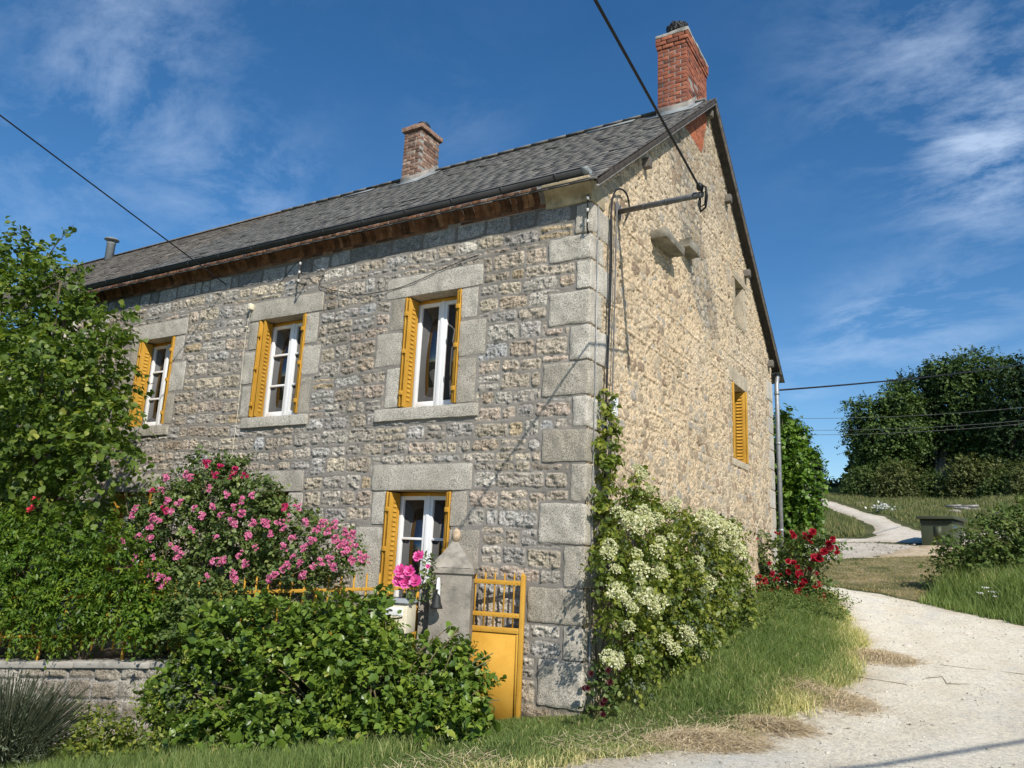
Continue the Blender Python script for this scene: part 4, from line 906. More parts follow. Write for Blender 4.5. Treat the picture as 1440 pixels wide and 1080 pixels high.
def inst(P, D, N, S, tm, rnd, wid=1.0):
    """place template leaves: P base, D leaf axis, N upper side, S length"""
    P, D, N = np.asarray(P, float), unit(np.asarray(D, float)), np.asarray(N, float)
    X = unit(np.cross(D, N)); N = np.cross(X, D); T, Fs = tm; k = len(T); n = len(P); S = np.broadcast_to(S, (n,))
    V = P[:, None]+S[:, None, None]*(T[None, :, 0, None]*X[:, None]*wid+T[None, :, 1, None]*D[:, None]+T[None, :, 2, None]*N[:, None])
    F = [(f[None]+(np.arange(n)*k)[:, None, None]).reshape(-1, f.shape[1]) for f in Fs]
    return V.reshape(-1, 3), F, np.repeat(rnd, k)
def blob_pts(blobs, n, rg, inner=.55, lump=.28):
    Cn = np.array([b[0] for b in blobs], float); Rr = np.array([np.broadcast_to(b[1], 3) for b in blobs], float)
    wt = Rr.mean(1)**2; wt /= wt.sum(); k = rg.choice(len(blobs), n, p=wt)
    u = unit(rg.normal(size=(n, 3)))
    lum = 1+lump*(n3(u*2.2+k[:, None]*3.1, 1.3, 5))
    f = inner+(1-inner)*np.sqrt(rg.random(n))
    P = Cn[k]+u*Rr[k]*(f*lum)[:, None]
    ok = np.ones(n, bool)
    for c, r in zip(Cn, Rr):
        q = np.linalg.norm((P-c)/r, axis=1); ok &= q > inner*.8
    return P[ok], u[ok], k[ok]
def foliage(name, blobs, nspr, per, L, size, tm, mat, parent=None, seed=1, droop=0., up=.3, inner=.55, lump=.28, wid=1., spread=.8, zmin=None, upn=.8, grav=0):
    rg = R_(seed); B, U, _ = blob_pts(blobs, nspr, rg, inner, lump)
    if zmin is not None: k = B[:, 2] > zmin(B[:, 0], B[:, 1]) if callable(zmin) else B[:, 2] > zmin; B, U = B[k], U[k]
    n = len(B); Dv = unit(U+rg.normal(size=(n, 3))*.55+np.array([0, 0, up])); LL = L*rg.uniform(.5, 1.25, n)
    t = (np.arange(per)+.5)/per
    P = B[:, None]+Dv[:, None]*(LL[:, None]*t)[..., None]; P[..., 2] -= droop*(LL[:, None]*t**2)
    side = unit(np.cross(Dv, rg.normal(size=(n, 3))))
    alt = np.where(np.arange(per) % 2 == 0, 1, -1)
    D = Dv[:, None]*.45+side[:, None]*alt[None, :, None]*spread+rg.normal(size=(n, per, 3))*.35; D[..., 2] -= droop*.5+grav
    Nn = U[:, None]*.45+rg.normal(size=(n, per, 3))*.38; Nn = Nn+np.array([0, 0, upn])
    base = rg.random(n)[:, None]*.65+rg.random((n, per))*.45-.05
    S = size*rg.uniform(.45, 1.25, (n, per))
    V, F, r = inst(P.reshape(-1, 3), D.reshape(-1, 3), Nn.reshape(-1, 3), S.ravel(), tm, np.clip(base.ravel(), 0, 1), wid)
    return mk(name, V, F, mat, parent, rnd=r)
def stems(name, root, tips, mat, parent, r0=.02, r1=.005, seed=1, bend=.15):
    rg = R_(seed); m = MB()
    for i, t in enumerate(tips):
        a = np.asarray(root[i % len(root)], float); t = np.asarray(t, float); L = np.linalg.norm(t-a)
        pts = [a+(t-a)*s+np.array([0, 0, bend*L*math.sin(s*math.pi)*.5])+(rg.normal(size=3)*.035*L if 0 < s < 1 else 0) for s in np.linspace(0, 1, 6)]
        m.tube(pts, np.linspace(r0, r1, 6), 6)
    return m.build(name, mat, parent, smooth=True)
def rose_tm(rings=((.35, 5, 1.25), (.72, 6, .75), (1.0, 7, .30))):
    V = []; F3 = []; k = 0
    for q, (rad, n, el) in enumerate(rings):
        for i in range(n):
            a = 2*math.pi*(i+q*.5)/n; d = 2*math.pi/n*.62
            ce, se = math.cos(el), math.sin(el)
            def pt(ang, rr, h): return (rr*math.cos(ang), rr*math.sin(ang), h)
            V += [pt(a, .08, .06), pt(a-d, rad*.62*max(ce, .35), .25+.35*se*rad), pt(a+d, rad*.62*max(ce, .35), .25+.35*se*rad), pt(a-d*.55, rad*max(ce, .45), .30+.75*se*(.6+rad*.2)), pt(a+d*.55, rad*max(ce, .45), .30+.75*se*(.6+rad*.2))]
            F3 += [(k, k+2, k+1)]; F3 += [(k+1, k+2, k+4), (k+1, k+4, k+3)]; k += 5
    return np.array(V), np.array(F3)
ROSE = rose_tm()
def blooms(P, N, S, seed):
    rg = R_(seed); V = []; F = []; R = []; k = 0
    for p, n, s in zip(P, N, S):
        n = unit(np.asarray(n, float)); x = unit(np.cross(n, rg.normal(size=3))); y = np.cross(n, x)
        T = ROSE[0]*(1+rg.normal(0, .10, ROSE[0].shape)); V.append(p+s*(T[:, 0:1]*x+T[:, 1:2]*y+T[:, 2:3]*n)); F.append(ROSE[1]+k); k += len(T)
        R.append(np.clip(np.repeat(rg.random(len(T)//5), 5)*.6+T[:, 2]*.35, 0, 1))
    return np.concatenate(V), np.concatenate(F), np.concatenate(R)
def bloom_part(name, P, N, S, mat, parent, seed):
    V, F, R = blooms(P, N, S, seed); return mk(name, V, [F], mat, parent, rnd=R)
def blob_px(lst, Yf, squash=1.0, dr=None):
    out = []
    for b in lst:
        px, py, rp = b[:3]; Y = Yf(px) if callable(Yf) else Yf
        if len(b) > 3: Y += b[3]
        c = atY(px, py, Y); r = rp*depth(c)/F_; out.append((c, (r, r*(dr or 1), r*squash)))
    return out
def trunk(mb, pts, rad, rg): mb.tube(sm_path(pts, 5), np.interp(np.linspace(0, 1, (len(pts)-1)*5+1), np.linspace(0, 1, len(rad)), rad), 10)
#@@PART4
# ---- lime tree on the left
lt = thing('lime_tree', 'leafy green lime tree overhanging the left end of the facade and roof', 'tree', (-9.0, -1.4, -.2))
tb = [(40, 430, 62), (95, 470, 62, .3), (20, 520, 80), (105, 560, 78, -.3), (140, 505, 36, -.2), (50, 620, 85, -.3), (140, 632, 50, -.4), (20, 690, 70), (158, 452, 20), (85, 395, 36), (30, 370, 45), (-50, 500, 90), (-60, 620, 95), (-60, 400, 70), (110, 690, 55, -.3), (140, 590, 40, -.3), (60, 520, 60, -.8), (-20, 740, 70)]
lb = blob_px([(a, b, c*.86, *d) for a, b, c, *d in tb], -1.5)
foliage('crown', lb, 3000, 9, .42, .092, L_ROUND, MT['l_tree'], lt, 21, .35, .1, .4, .4, 1., .8, upn=.8, grav=.3)
tw = MB(); rg = R_(4); r0 = np.array([-9.0, -1.4, -.3])
trunk(tw, [r0, r0+(.05, .05, 1.2), r0+(.1, .1, 2.6), r0+(-.1, .1, 4.2), r0+(.0, .1, 5.6)], [.14, .11, .09, .06, .02], rg)
for c, r in lb: trunk(tw, [r0+(.05, .1, 1.2+.5*rg.random()), (r0+(0, .1, 1.8)+c)/2+(0, 0, .2), c], [.05, .035, .012], rg)
tip = atY(104, 316, -1.6); mid = atY(62, 372, -1.6); trunk(tw, [lb[9][0], atY(48, 410, -1.6), mid, atY(78, 345, -1.6), tip], [.02, .014, .01, .007, .004], rg)
tip2 = atY(200, 470, -1.6); trunk(tw, [lb[4][0], atY(170, 465, -1.5), tip2], [.012, .009, .004], rg)
tw.build('trunk', MT['bark'], lt, smooth=True)
P = []; 
for (a, b, n) in (((50, 405), (62, 372), 12), ((62, 372), (78, 345), 14), ((78, 345), (106, 314), 18), ((62, 372), (100, 372), 12), ((30, 430), (104, 316), 10), ((150, 470), (200, 472), 14), ((120, 600), (205, 640), 16), ((40, 420), (58, 340), 14), ((90, 420), (112, 380), 10), ((150, 560), (195, 610), 14), ((150, 430), (190, 430), 10), ((0, 360), (12, 300), 10)):
    for i in range(n): P.append(atY(a[0]+(b[0]-a[0])*i/n+rg.normal(0, 5), a[1]+(b[1]-a[1])*i/n+rg.normal(0, 5), -1.6))
P = np.array(P); n = len(P); D = rg.normal(size=(n, 3))*.6+(0.3, 0, -.5); 
V, F, r = inst(P, D, rg.normal(size=(n, 3))*.5+(0, -.4, .6), rg.uniform(.07, .11, n), L_ROUND, rg.random(n)*.9); mk('outer_leaves', V, F, MT['l_tree'], lt, rnd=r)

# ---- garden wall, coping, soil behind it
W0 = np.array([-1.72, -.62, 0]); WD = np.array([-.96, -.27, 0]); WD /= np.linalg.norm(WD); WN = np.array([WD[1], -WD[0], 0.])  # outward (towards the road)
if WN[1] > 0: WN = -WN
def wl(t, n=0., z=0.): return W0+WD*t+WN*n+np.array([0, 0, z])
def cop(t): return .46-.0765*t
def garden_wall():
    gw = thing('garden_wall', 'low whitewashed rubble garden wall under the fence on the left', 'wall', wl(4, 0, -.6))
    rg = R_(8); T = np.arange(-.1, 11, .025); Zr = np.arange(0, 1, .012); TT, K = np.meshgrid(T, Zr, indexing='ij')
    top = cop(TT)-.06; Z = -1.6+(top+1.6)*K
    u = TT+.10*(fbm(TT*2, Z*2, 1)-.5); v = Z+.0765*TT+.10*(fbm(TT*2.2, Z*2.4, 2)-.5)
    row = np.floor(v/.24); off = hash2(row, row*0, 3); c = np.floor(u/.38+off); fu = u/.38+off-c; fv = v/.24-row
    e = np.minimum(np.minimum(fu, 1-fu)*.38, np.minimum(fv, 1-fv)*.24); k = sstep(.004, .03, e-.02*(fbm(TT*8, Z*8, 5)-.3))
    rr = hash2(c, row, 9)
    Hh = k*(.02+.03*rr)+(fbm(TT*10, Z*12, 11, 4)-.5)*.05
    wash = sstep(.42, .6, fbm(TT*1.6, Z*2.2, 13, 4)); mm = .75+.5*fbm(TT*6, Z*6, 15)
    base = np.array((.34, .29, .22))*(.7+.5*rr)[..., None]*k[..., None]+np.array((.34, .32, .29))*(1-k[..., None])
    Cw = (base*(1-.75*wash[..., None])+np.array((.54, .495, .41))*.75*wash[..., None])*mm[..., None]
    V = (W0[None, None]+WD*TT[..., None]+WN*(.02+Hh)[..., None]); V[..., 2] = Z
    n = TT.shape[1]; i, j = np.meshgrid(np.arange(len(T)-1), np.arange(n-1), indexing='ij')
    mk('wall_face', V.reshape(-1, 3), [np.stack([i*n+j, (i+1)*n+j, (i+1)*n+j+1, i*n+j+1], -1).reshape(-1, 4)], MT['facade'], gw, col=Cw.reshape(-1, 3), smooth=True, rnd=np.ones(TT.size))
    b = MB(); a0, a1 = wl(-.1, -.16), wl(11, -.16); 
    V = [wl(t, s, z) for t in (-.1, 11) for s, z in ((.0, -1.6), (-.34, -1.6), (-.34, cop(t)-.07), (.0, cop(t)-.07))]
    b.add(V, [[(0, 1, 5, 4), (1, 2, 6, 5), (2, 3, 7, 6), (3, 0, 4, 7), (0, 3, 2, 1), (4, 5, 6, 7)]]); b.build('wall_core', MT['concrete'], gw)
    t = -.05; 
    while t < 10.8:
        L = rg.uniform(.9, 1.5); m = MB(); V = [wl(q, s, cop(q)+z+rg.normal(0, .004)) for q in (t+.006, t+L-.006) for s, z in ((.085, -.075), (-.36, -.075), (-.36, 0), (.085, 0))]
        m.add(V, [[(0, 1, 5, 4), (1, 2, 6, 5), (2, 3, 7, 6), (3, 0, 4, 7), (0, 3, 2, 1), (4, 5, 6, 7)]]); m.build('coping_slab', MT['coping'], gw, bevel=.012); t += L
garden_wall()
gs = MB(); V = [wl(t, -.3, cop(t)-.1) for t in (-.2, 11)]+[np.array([x, -.0, .30-.05*abs(x)]) for x in (-12.5, -2.2)]
gs.add(V, [[(0, 3, 2, 1)]]); kind(gs.build('garden_soil', MT['soil']), 'structure')

# ---- ochre iron fence on the wall
fe = thing('iron_fence', 'ochre painted iron picket fence running along the garden wall', 'fence', wl(4, -.12, .4))
def fz(t): return cop(t)+.80
m = MB(); m.bar(wl(.05, -.12, fz(.05)), wl(10.6, -.12, fz(10.6)), .036, .040); m.build('rail', MT['yellow'], fe, bevel=.003)
m = MB(); m.bar(wl(.05, -.12, fz(.05)-.50), wl(10.6, -.12, fz(10.6)-.50), .036, .036); m.build('rail', MT['yellow'], fe, bevel=.003)
t = .12; i = 0
while t < 10.4:
    m = MB(); a = wl(t, -.12, cop(t)+.12); b = wl(t, -.12, fz(t)+(.17 if i % 8 else .03)); w_ = .017 if i % 8 else .034
    m.bar(a, b, w_, w_, (1, 0, 0)); 
    if i % 8: m.tube([b, b+(0, 0, .02)], [.011, .002], 6)
    else: m.bar(wl(t, -.12, cop(t)-.05), a, .034, .034, (1, 0, 0))
    m.build('picket' if i % 8 else 'post', MT['yellow'], fe); t += .165; i += 1

# ---- gate pillar with pyramid cap
def rotbox(c, half, ang, z0, z1, taper=1.0):
    ca, sa = math.cos(ang), math.sin(ang); V = []
    for z, k in ((z0, 1.0), (z1, taper)):
        for i, j in ((-1, -1), (1, -1), (1, 1), (-1, 1)):
            x, y = i*half[0]*k, j*half[1]*k; V.append((c[0]+ca*x-sa*y, c[1]+sa*x+ca*y, z))
    return V
def concrete_block(name, V8, parent, mat, sub=8, amp=.012, seed=0):
    V8 = np.array(V8, float); fs = [(0, 1, 5, 4), (1, 2, 6, 5), (2, 3, 7, 6), (3, 0, 4, 7), (4, 5, 6, 7), (3, 2, 1, 0)]; Vs = []; Q = []; o = 0
    s = np.linspace(0, 1, sub+1); A, B = np.meshgrid(s, s, indexing='ij'); cen = V8.mean(0)
    for f in fs:
        a, b, c, d = V8[list(f)]
        p = (a*((1-A)*(1-B))[..., None]+b*(A*(1-B))[..., None]+c*(A*B)[..., None]+d*((1-A)*B)[..., None]).reshape(-1, 3)
        i, j = np.meshgrid(np.arange(sub), np.arange(sub), indexing='ij'); Q.append(np.stack([i*(sub+1)+j, (i+1)*(sub+1)+j, (i+1)*(sub+1)+j+1, i*(sub+1)+j+1], -1).reshape(-1, 4)+o); Vs.append(p); o += len(p)
    p = np.concatenate(Vs); p = p+unit(p-cen)*(amp*(n3(p+seed, 7, seed)+.6*n3(p+seed, 19, seed+2)))[:, None]
    return mk(name, p, [np.concatenate(Q)], mat, parent, smooth=True)
PC = np.array([-1.46, -.40, 0]); PA = math.radians(27)
gp_ = thing('gate_pillar', 'grey concrete gate pillar with a pyramid cap', 'pillar', (PC[0], PC[1], -.2))
concrete_block('shaft', rotbox(PC, (.235, .225), PA, -.5, 1.44), gp_, MT['concrete'], 26, .014, 1)
concrete_block('cap_base', rotbox(PC, (.26, .25), PA, 1.441, 1.50), gp_, MT['concrete'], 8, .005, 2)
concrete_block('cap', rotbox(PC, (.26, .25), PA, 1.501, 1.80, .11), gp_, MT['concrete'], 18, .014, 3)
concrete_block('buttress', rotbox(PC+(-.30, -.06, 0), (.12, .15), PA, -.6, 1.30, .62), gp_, MT['concrete'], 12, .01, 4)
m = MB(); c = PC+(0, 0, 1.79); m.lathe(c, [(.012, 0), (.04, .02), (.056, .06), (.054, .10), (.036, .145), (.010, .165)], 18)
tag(m.build('egg_stone', MT['pebble'], None, smooth=True), 'egg-shaped tan stone standing on the tip of the pillar cap', 'stone')
be = thing('hanging_bell', 'small dark bell hanging from a white bracket on the pillar', 'bell', PC+(0, 0, 1.2))
fn = np.array([math.sin(PA), -math.cos(PA), 0]); fx = np.array([math.cos(PA), math.sin(PA), 0]); q = PC+fn*.235-fx*.13
m = MB(); m.tube(sm_path([q+fn*.01+(0, 0, 1.08), q+fn*.02+(0, 0, 1.30), q+fn*.05+(0, 0, 1.37), q+fn*.10+(0, 0, 1.36), q+fn*.125+(0, 0, 1.26)]), .018, 8); m.build('bracket', MT['white_plastic'], be, smooth=True)
m = MB(); c = q+fn*.125+(0, 0, 1.06); m.lathe(c, [(.072, 0), (.068, .02), (.05, .06), (.042, .12), (.025, .15), (.008, .16)], 16); m.tube([c+(0, 0, .15), c+(0, 0, .21)], .005, 6); m.build('bell_cup', MT['iron'], be, smooth=True)
# ---- gate
G0 = np.array([-.70, -.10, 0]); GD = np.array([-.978, -.208, 0]); GNn = np.array([.208, -.978, 0.])
ga = thing('garden_gate', 'ochre sheet-metal garden gate with bars along its top, beside the house corner', 'gate', G0+GD*.4)
def gpt(t, z, n=0): return G0+GD*t+GNn*n+np.array([0, 0, z])
m = MB(); m.bar(gpt(.0, -.17), gpt(.0, 1.44), .05, .05, GNn); m.add([gpt(-.025, 1.441, -.025), gpt(.025, 1.441, -.025), gpt(.025, 1.441, .025), gpt(-.025, 1.441, .025), gpt(.015, 1.49, 0)], [[(0, 1, 4), (1, 2, 4), (2, 3, 4), (3, 0, 4)]], .5); m.build('post', MT['yellow'], ga, bevel=.003)
for z, h in ((1.36, .05), (1.00, .05), (.835, .06)):
    m = MB(); m.bar(gpt(.028, z, .012), gpt(.80, z, .012), .016, h); 
    for k in range(5): m.lathe(gpt(.06+k*.14, z-.004, .022), [(.006, 0), (.006, .008)], 6)
    m.build('rail', MT['yellow'], ga, bevel=.002)
for k in range(6): m = MB(); m.tube([gpt(.11+k*.118, .81), gpt(.11+k*.118, 1.44), gpt(.11+k*.118, 1.47)], [.0105, .0105, .003], 8); m.build('bar', MT['yellow'], ga)
m = MB(); m.obox(gpt(.42, .32, .0), GD*.385, GNn*.004, (0, 0, .49)); m.obox(gpt(.045, .32, .008), GD*.014, GNn*.004, (0, 0, .48)); m.build('panel', MT['yellow'], ga)
# ---- letter box
lbx = thing('letter_box', 'cream letter box with a grey lid half hidden in the hydrangea', 'letter box', (-1.9, -.9, .7))
c0 = np.array([-1.88, -.92, 0]); ang = math.radians(14)
def lv(hw, hd, z0, z1): return rotbox(c0, (hw, hd), ang, z0, z1)
bxf = [[(0, 1, 5, 4), (1, 2, 6, 5), (2, 3, 7, 6), (3, 0, 4, 7), (4, 5, 6, 7), (3, 2, 1, 0)]]
MB().add(lv(.205, .13, .78, 1.10), bxf).build('box', MT['cream'], lbx, bevel=.008)
MB().add(rotbox(c0, (.225, .16), ang, 1.101, 1.15, .82), bxf).build('lid', MT['zinc'], lbx, bevel=.008)
fr = np.array([math.sin(ang), -math.cos(ang), 0]); rx = np.array([math.cos(ang), math.sin(ang), 0])
m = MB(); m.obox(c0+fr*.133+(0, 0, 1.01), rx*.16, fr*.003, (0, 0, .042)); fo = m.build('flap', MT['f_flap'] if 'f_flap' in MT else MT['white_plastic'], lbx, bevel=.002)
m = MB(); m.tube([c0+fr*.138+rx*x+(0, 0, .957-.022*(1-(x/.16)**2)) for x in np.linspace(-.16, .16, 9)], .006, 6); m.build('handle_slot', MT['iron'], fo)
m = MB(); m.obox(c0+fr*.137+rx*-.02+(0, 0, 1.015), rx*.05, fr*.0015, (0, 0, .006)); m.build('name_strip', MT['zinc_dark'], fo)
m = MB(); m.bar(c0+(0, 0, -.3), c0+(0, 0, .78), .05, .05, (1, 0, 0)); m.build('post', MT['galv'], lbx)

# ---- hydrangea in front of the wall
hy = thing('hydrangea_bush', 'big round-leaved green hydrangea bush in front of the wall and gate', 'bush', (-2.4, -1.6, -.4))
Yh = lambda px: -2.05+(px-290)/350*.85
hb = blob_px([(a, b+14, c*.74, *d) for a, b, c, *d in [(285, 955, 62), (255, 975, 54), (300, 890, 52), (330, 890, 58), (390, 890, 62), (455, 880, 55), (500, 880, 62), (535, 918, 58), (515, 940, 80, -.2), (420, 960, 88, -.2), (618, 962, 58), (600, 1000, 75), (500, 1010, 80), (380, 1010, 80), (300, 1030, 62), (645, 1005, 48), (560, 1030, 52), (420, 1045, 50), (655, 960, 32, .1), (520, 845, 26), (600, 905, 26), (630, 905, 26), (655, 925, 28), (672, 955, 22), (235, 970, 28), (290, 1025, 50, -.35), (360, 1040, 52, -.4), (440, 1042, 54, -.4), (520, 1035, 54, -.4), (600, 1020, 50, -.35), (655, 1000, 40, -.25)]], Yh)
foliage('foliage', hb, 4000, 7, .19, .075, L_OV, MT['l_hydr'], hy, 31, .12, .4, .55, .5, 1.1, .8, upn=1.1, zmin=lambda x, y: hgt(x, y)+.06)
foliage('foliage', hb, 420, 6, .18, .115, L_OV, MT['l_hydr'], hy, 32, .1, .5, .75, .2, 1.1, .8, zmin=lambda x, y: hgt(x, y)+.06)
rg = R_(5); hroots = [np.array([-2.9+1.9*rg.random(), -1.75+.3*rg.random(), -.5]) for _ in range(14)]; stems('stems', hroots, [b[0]+rg.normal(size=3)*.12 for b in hb for _ in range(9)], MT['stem'], hy, .012, .005, 6)
B, U, _ = blob_pts(hb, 260, rg, .92, .2); k = (U[:, 2] > .1) & (U[:, 1] < .3); B, U = B[k], U[k]
for i in range(0, min(70, len(B))):
    n = 22; q = np.clip(rg.normal(size=(n, 3)), -1.3, 1.3)*(.02, .02, .008); V, F, r = inst(B[i]+U[i]*.10+(0, 0, .05)+q, rg.normal(size=(n, 3)), np.tile((0, 0, 1.), (n, 1))+rg.normal(size=(n, 3))*.3, .022, L_QUAD, rg.random(n)); mk('flower_head', V, F, MT['f_green'], hy, rnd=r)

# ---- wisteria-like shrub spilling through the fence
wi = thing('wisteria_shrub', 'dense bright green shrub with feathery leaflets spilling over the fence on the left', 'shrub', (-7.2, -1.9, .1))
wcl = lambda x, y: cop((W0[0]-x)/.96)+.10+.05*np.sin(x*9)
wb = blob_px([(225, 850, 30), (240, 880, 22), (30, 800, 70), (95, 775, 58), (160, 800, 55), (200, 835, 40), (100, 840, 62), (40, 865, 45), (165, 850, 45), (210, 860, 30), (20, 760, 45), (-40, 800, 70), (-50, 850, 40)], lambda px: -2.20+px*.0031, 1., .34)
foliage('foliage', wb, 3000, 12, .26, .075, L_NARROW, MT['l_wist'], wi, 41, .35, .45, .5, .3, 1.25, 1., upn=1.2, grav=.05, zmin=wcl)
foliage('foliage', blob_px([(130, 868, 24), (200, 874, 24)], -1.7, 1, .5), 150, 7, .2, .075, L_OV, MT['l_wist'], wi, 42, .5, .1, .4, .3, .8)
rg = R_(3); stems('stems', [np.array([-7.2+rg.normal()*.4, -1.7, .0]) for _ in range(6)], [b[0]+rg.normal(size=3)*.1 for b in wb for _ in range(3)], MT['bark'], wi, .02, .006, 8)
# coral blossoms over it, left
cr_ = thing('coral_rose', 'climbing rose with three coral red blossoms at the left edge beneath the lime tree', 'rose', atY(45, 760, -1.5))
rg = R_(12)
for px, py, s in ((53, 702, .075), (45, 717, .075), (2, 748, .06)):
    p = atY(px, py, -2.0); bloom_part('rose_bloom', [p], [(.3, -.8, .5)], [s], MT['f_coral'], cr_, int(px+py))
stems('stems', [atY(20, 790, -1.6)], [atY(53, 708, -1.95), atY(45, 722, -1.95), atY(2, 755, -1.95), atY(100, 705, -1.9)], MT['stem'], cr_, .008, .004, 3)
foliage('foliage', blob_px([(50, 725, 22), (10, 750, 18), (25, 735, 20)], -1.9, 1, .6), 26, 5, .18, .07, L_OV, MT['l_rose'], cr_, 43, .3)

# ---- pink rambler rose
pr = thing('pink_rose_bush', 'large rose bush covered in pink clusters between fence and facade', 'rose bush', (-5.2, -1.0, .1))
pbp = [(250, 735, 62), (300, 695, 48), (215, 790, 50), (345, 745, 58), (410, 765, 55), (465, 780, 38), (320, 800, 58), (265, 840, 55), (390, 815, 36), (235, 875, 42), (300, 870, 45), (190, 750, 28), (330, 665, 26), (285, 665, 28), (495, 785, 18), (440, 800, 28), (365, 705, 36), (210, 710, 30)]
pb = blob_px([(a, b, c*.86) for a, b, c in pbp], lambda px: -1.1+(px-250)*.0016, 1., .6)
foliage('foliage', pb, 2700, 9, .24, .062, L_OV, MT['l_rose'], pr, 51, .25, .3, .5, .3, 1., .9)
rg = R_(5); stems('stems', [np.array([-5.2+rg.normal()*.35, -1.0+rg.normal()*.1, .0]) for _ in range(8)], [b[0]+rg.normal(size=3)*.15 for b in pb for _ in range(4)], MT['stem'], pr, .014, .004, 9)
foliage('low_foliage', blob_px([(262, 838, 26), (300, 842, 24), (332, 850, 18), (285, 870, 28), (320, 880, 22), (250, 880, 24)], -1.62, 1, .4), 420, 9, .2, .058, L_OV, MT['l_rose'], pr, 56, .25, .3, .4, .3, 1., .9)
# stray canes
stems('cane', [pb[11][0], pb[2][0], pb[14][0], pb[13][0]], [atY(372, 658, -1.1), atY(395, 690, -1.2), atY(518, 800, -.95), atY(300, 645, -1.2)], MT['stem'], pr, .006, .003, 10)
clus = [(290, 652, 'd'), (312, 655, 'd'), (330, 662, 'd'), (303, 668, 'd'), (325, 672, 'd'), (344, 668, 'd'), (215, 690, 'd'), (398, 713, 'd'), (262, 668, 'p'), (232, 672, 'p'), (228, 690, 'p'), (235, 705, 'p'), (268, 672, 'p'), (292, 687, 'p'), (252, 707, 'p'), (240, 720, 'p'), (275, 716, 'p'), (190, 715, 'p'), (186, 725, 'p'), (215, 728, 'p'), (213, 740, 'p'), (300, 712, 'p'), (318, 697, 'p'), (330, 715, 'p'), (340, 722, 'p'), (272, 745, 'p'), (195, 755, 'p'), (210, 758, 'p'), (155, 758, 'p'), (175, 762, 'p'), (240, 768, 'p'), (255, 780, 'p'), (190, 785, 'p'), (180, 800, 'p'), (225, 812, 'p'), (235, 814, 'p'), (194, 822, 'p'), (215, 782, 'p'), (310, 792, 'p'), (292, 812, 'p'), (300, 790, 'p'), (328, 806, 'p'), (330, 815, 'p'), (355, 735, 'p'), (372, 735, 'p'), (390, 735, 'p'), (403, 728, 'p'), (418, 712, 'p'), (398, 742, 'p'), (412, 757, 'p'), (400, 770, 'p'), (430, 735, 'p'), (440, 762, 'p'), (428, 770, 'p'), (455, 735, 'p'), (460, 748, 'p'), (470, 758, 'p'), (480, 765, 'p'), (486, 748, 'p'), (494, 752, 'p'), (498, 765, 'p'), (490, 772, 'p'), (452, 790, 'p'), (466, 785, 'p'), (440, 797, 'p'), (470, 797, 'p'), (398, 800, 'p'), (388, 808, 'p'), (405, 795, 'p'), (412, 785, 'p'), (420, 793, 'p'), (380, 815, 'p'), (508, 782, 'p'), (515, 786, 'p'), (360, 770, 'p'), (345, 792, 'p'), (350, 755, 'p'), (470, 738, 'p'), (445, 745, 'p'), (380, 752, 'p')]
rgc = R_(71)
for b_ in pbp:
    for _ in range(3):
        a_ = rgc.random()*6.28; q_ = b_[2]*math.sqrt(rgc.random())*.95; clus.append((b_[0]+q_*math.cos(a_), b_[1]+q_*math.sin(a_)*.9, 'd' if rgc.random() < .1 else 'p')) if b_[1] < 830 else None
clus = clus[:100]+[c for c in clus[100:] if c[1] < 820][:0]
for i, (px, py, c) in enumerate(clus):
    Yc = -1.1+(px-250)*.0016-.40-.1*rg.random(); p = atY(px, py, Yc); n = rg.integers(6, 17)
    Q = p+np.clip(rg.normal(size=(n, 3)), -1.25, 1.25)*(.036, .014, .030); bloom_part('flower_cluster', Q, rg.normal(size=(n, 3))*.4+(.35, -.75, .45), rg.uniform(.012, .029, n), MT['f_deep' if c == 'd' else 'f_pink'], pr, 600+i)
# ---- big magenta roses by the letter box
mr = thing('magenta_rose', 'rose with big magenta double blooms beside the letter box and pillar', 'rose', (-1.95, -.75, .5))
for px, py, s in ((565, 804, .088), (577, 804, .075), (562, 818, .08), (572, 820, .085), (585, 818, .075), (589, 783, .07), (602, 797, .03)):
    bloom_part('rose_bloom', [atY(px, py, -.95)], [(.3, -.85, .35)], [s], MT['f_hot'], mr, px)
foliage('foliage', blob_px([(592, 800, 16), (600, 810, 16), (585, 830, 20), (605, 790, 10)], -.8, 1, .7), 46, 6, .12, .055, L_OV, MT['l_rose'], mr, 53, .1, .5)
stems('stems', [np.array([-1.95, -.8, .2])], [atY(565, 810, -.9), atY(589, 790, -.9), atY(600, 800, -.85), atY(580, 822, -.9)], MT['stem'], mr, .008, .005, 3)
#@@PART5
# ---- climbing hydrangea on the gable
def blob_X(lst, X, dr=.6):
    out = []
    for b in lst:
        px, py, rp = b[:3]; c = atX(px, py, X+(b[3] if len(b) > 3 else 0)); r = rp*depth(c)/F_
        out.append((c, (r*dr, r*1.15, r)))
    return out
ch_ = thing('climbing_hydrangea', 'climbing hydrangea with flat creamy flower heads against the gable', 'climber', (.45, 2.6, .3))
cbp = [(865, 790, 32), (880, 745, 32), (905, 720, 30), (890, 690, 18), (905, 675, 12), (870, 840, 34), (900, 810, 40), (935, 780, 42), (930, 730, 22), (975, 765, 40), (1010, 755, 30), (1028, 785, 30, .1), (1036, 822, 26, .2), (1046, 856, 24, .3), (1015, 880, 26, .3), (1000, 810, 44, .2), (960, 840, 48, .2), (920, 860, 42), (880, 890, 36), (1005, 852, 34, .2), (975, 880, 40, .25), (940, 910, 40, .1), (895, 935, 32), (1030, 748, 18), (960, 730, 14), (925, 950, 25)]
cbb = blob_X(cbp, .42)
foliage('foliage', [(c, np.array(r)*.9) for c, r in cbb], 2500, 8, .22, .058, L_OV, MT['l_climb'], ch_, 61, .45, .15, .55, .3, 1.1, .9, upn=.5, grav=.5, zmin=lambda x, y: hgt(x, y)+.1)
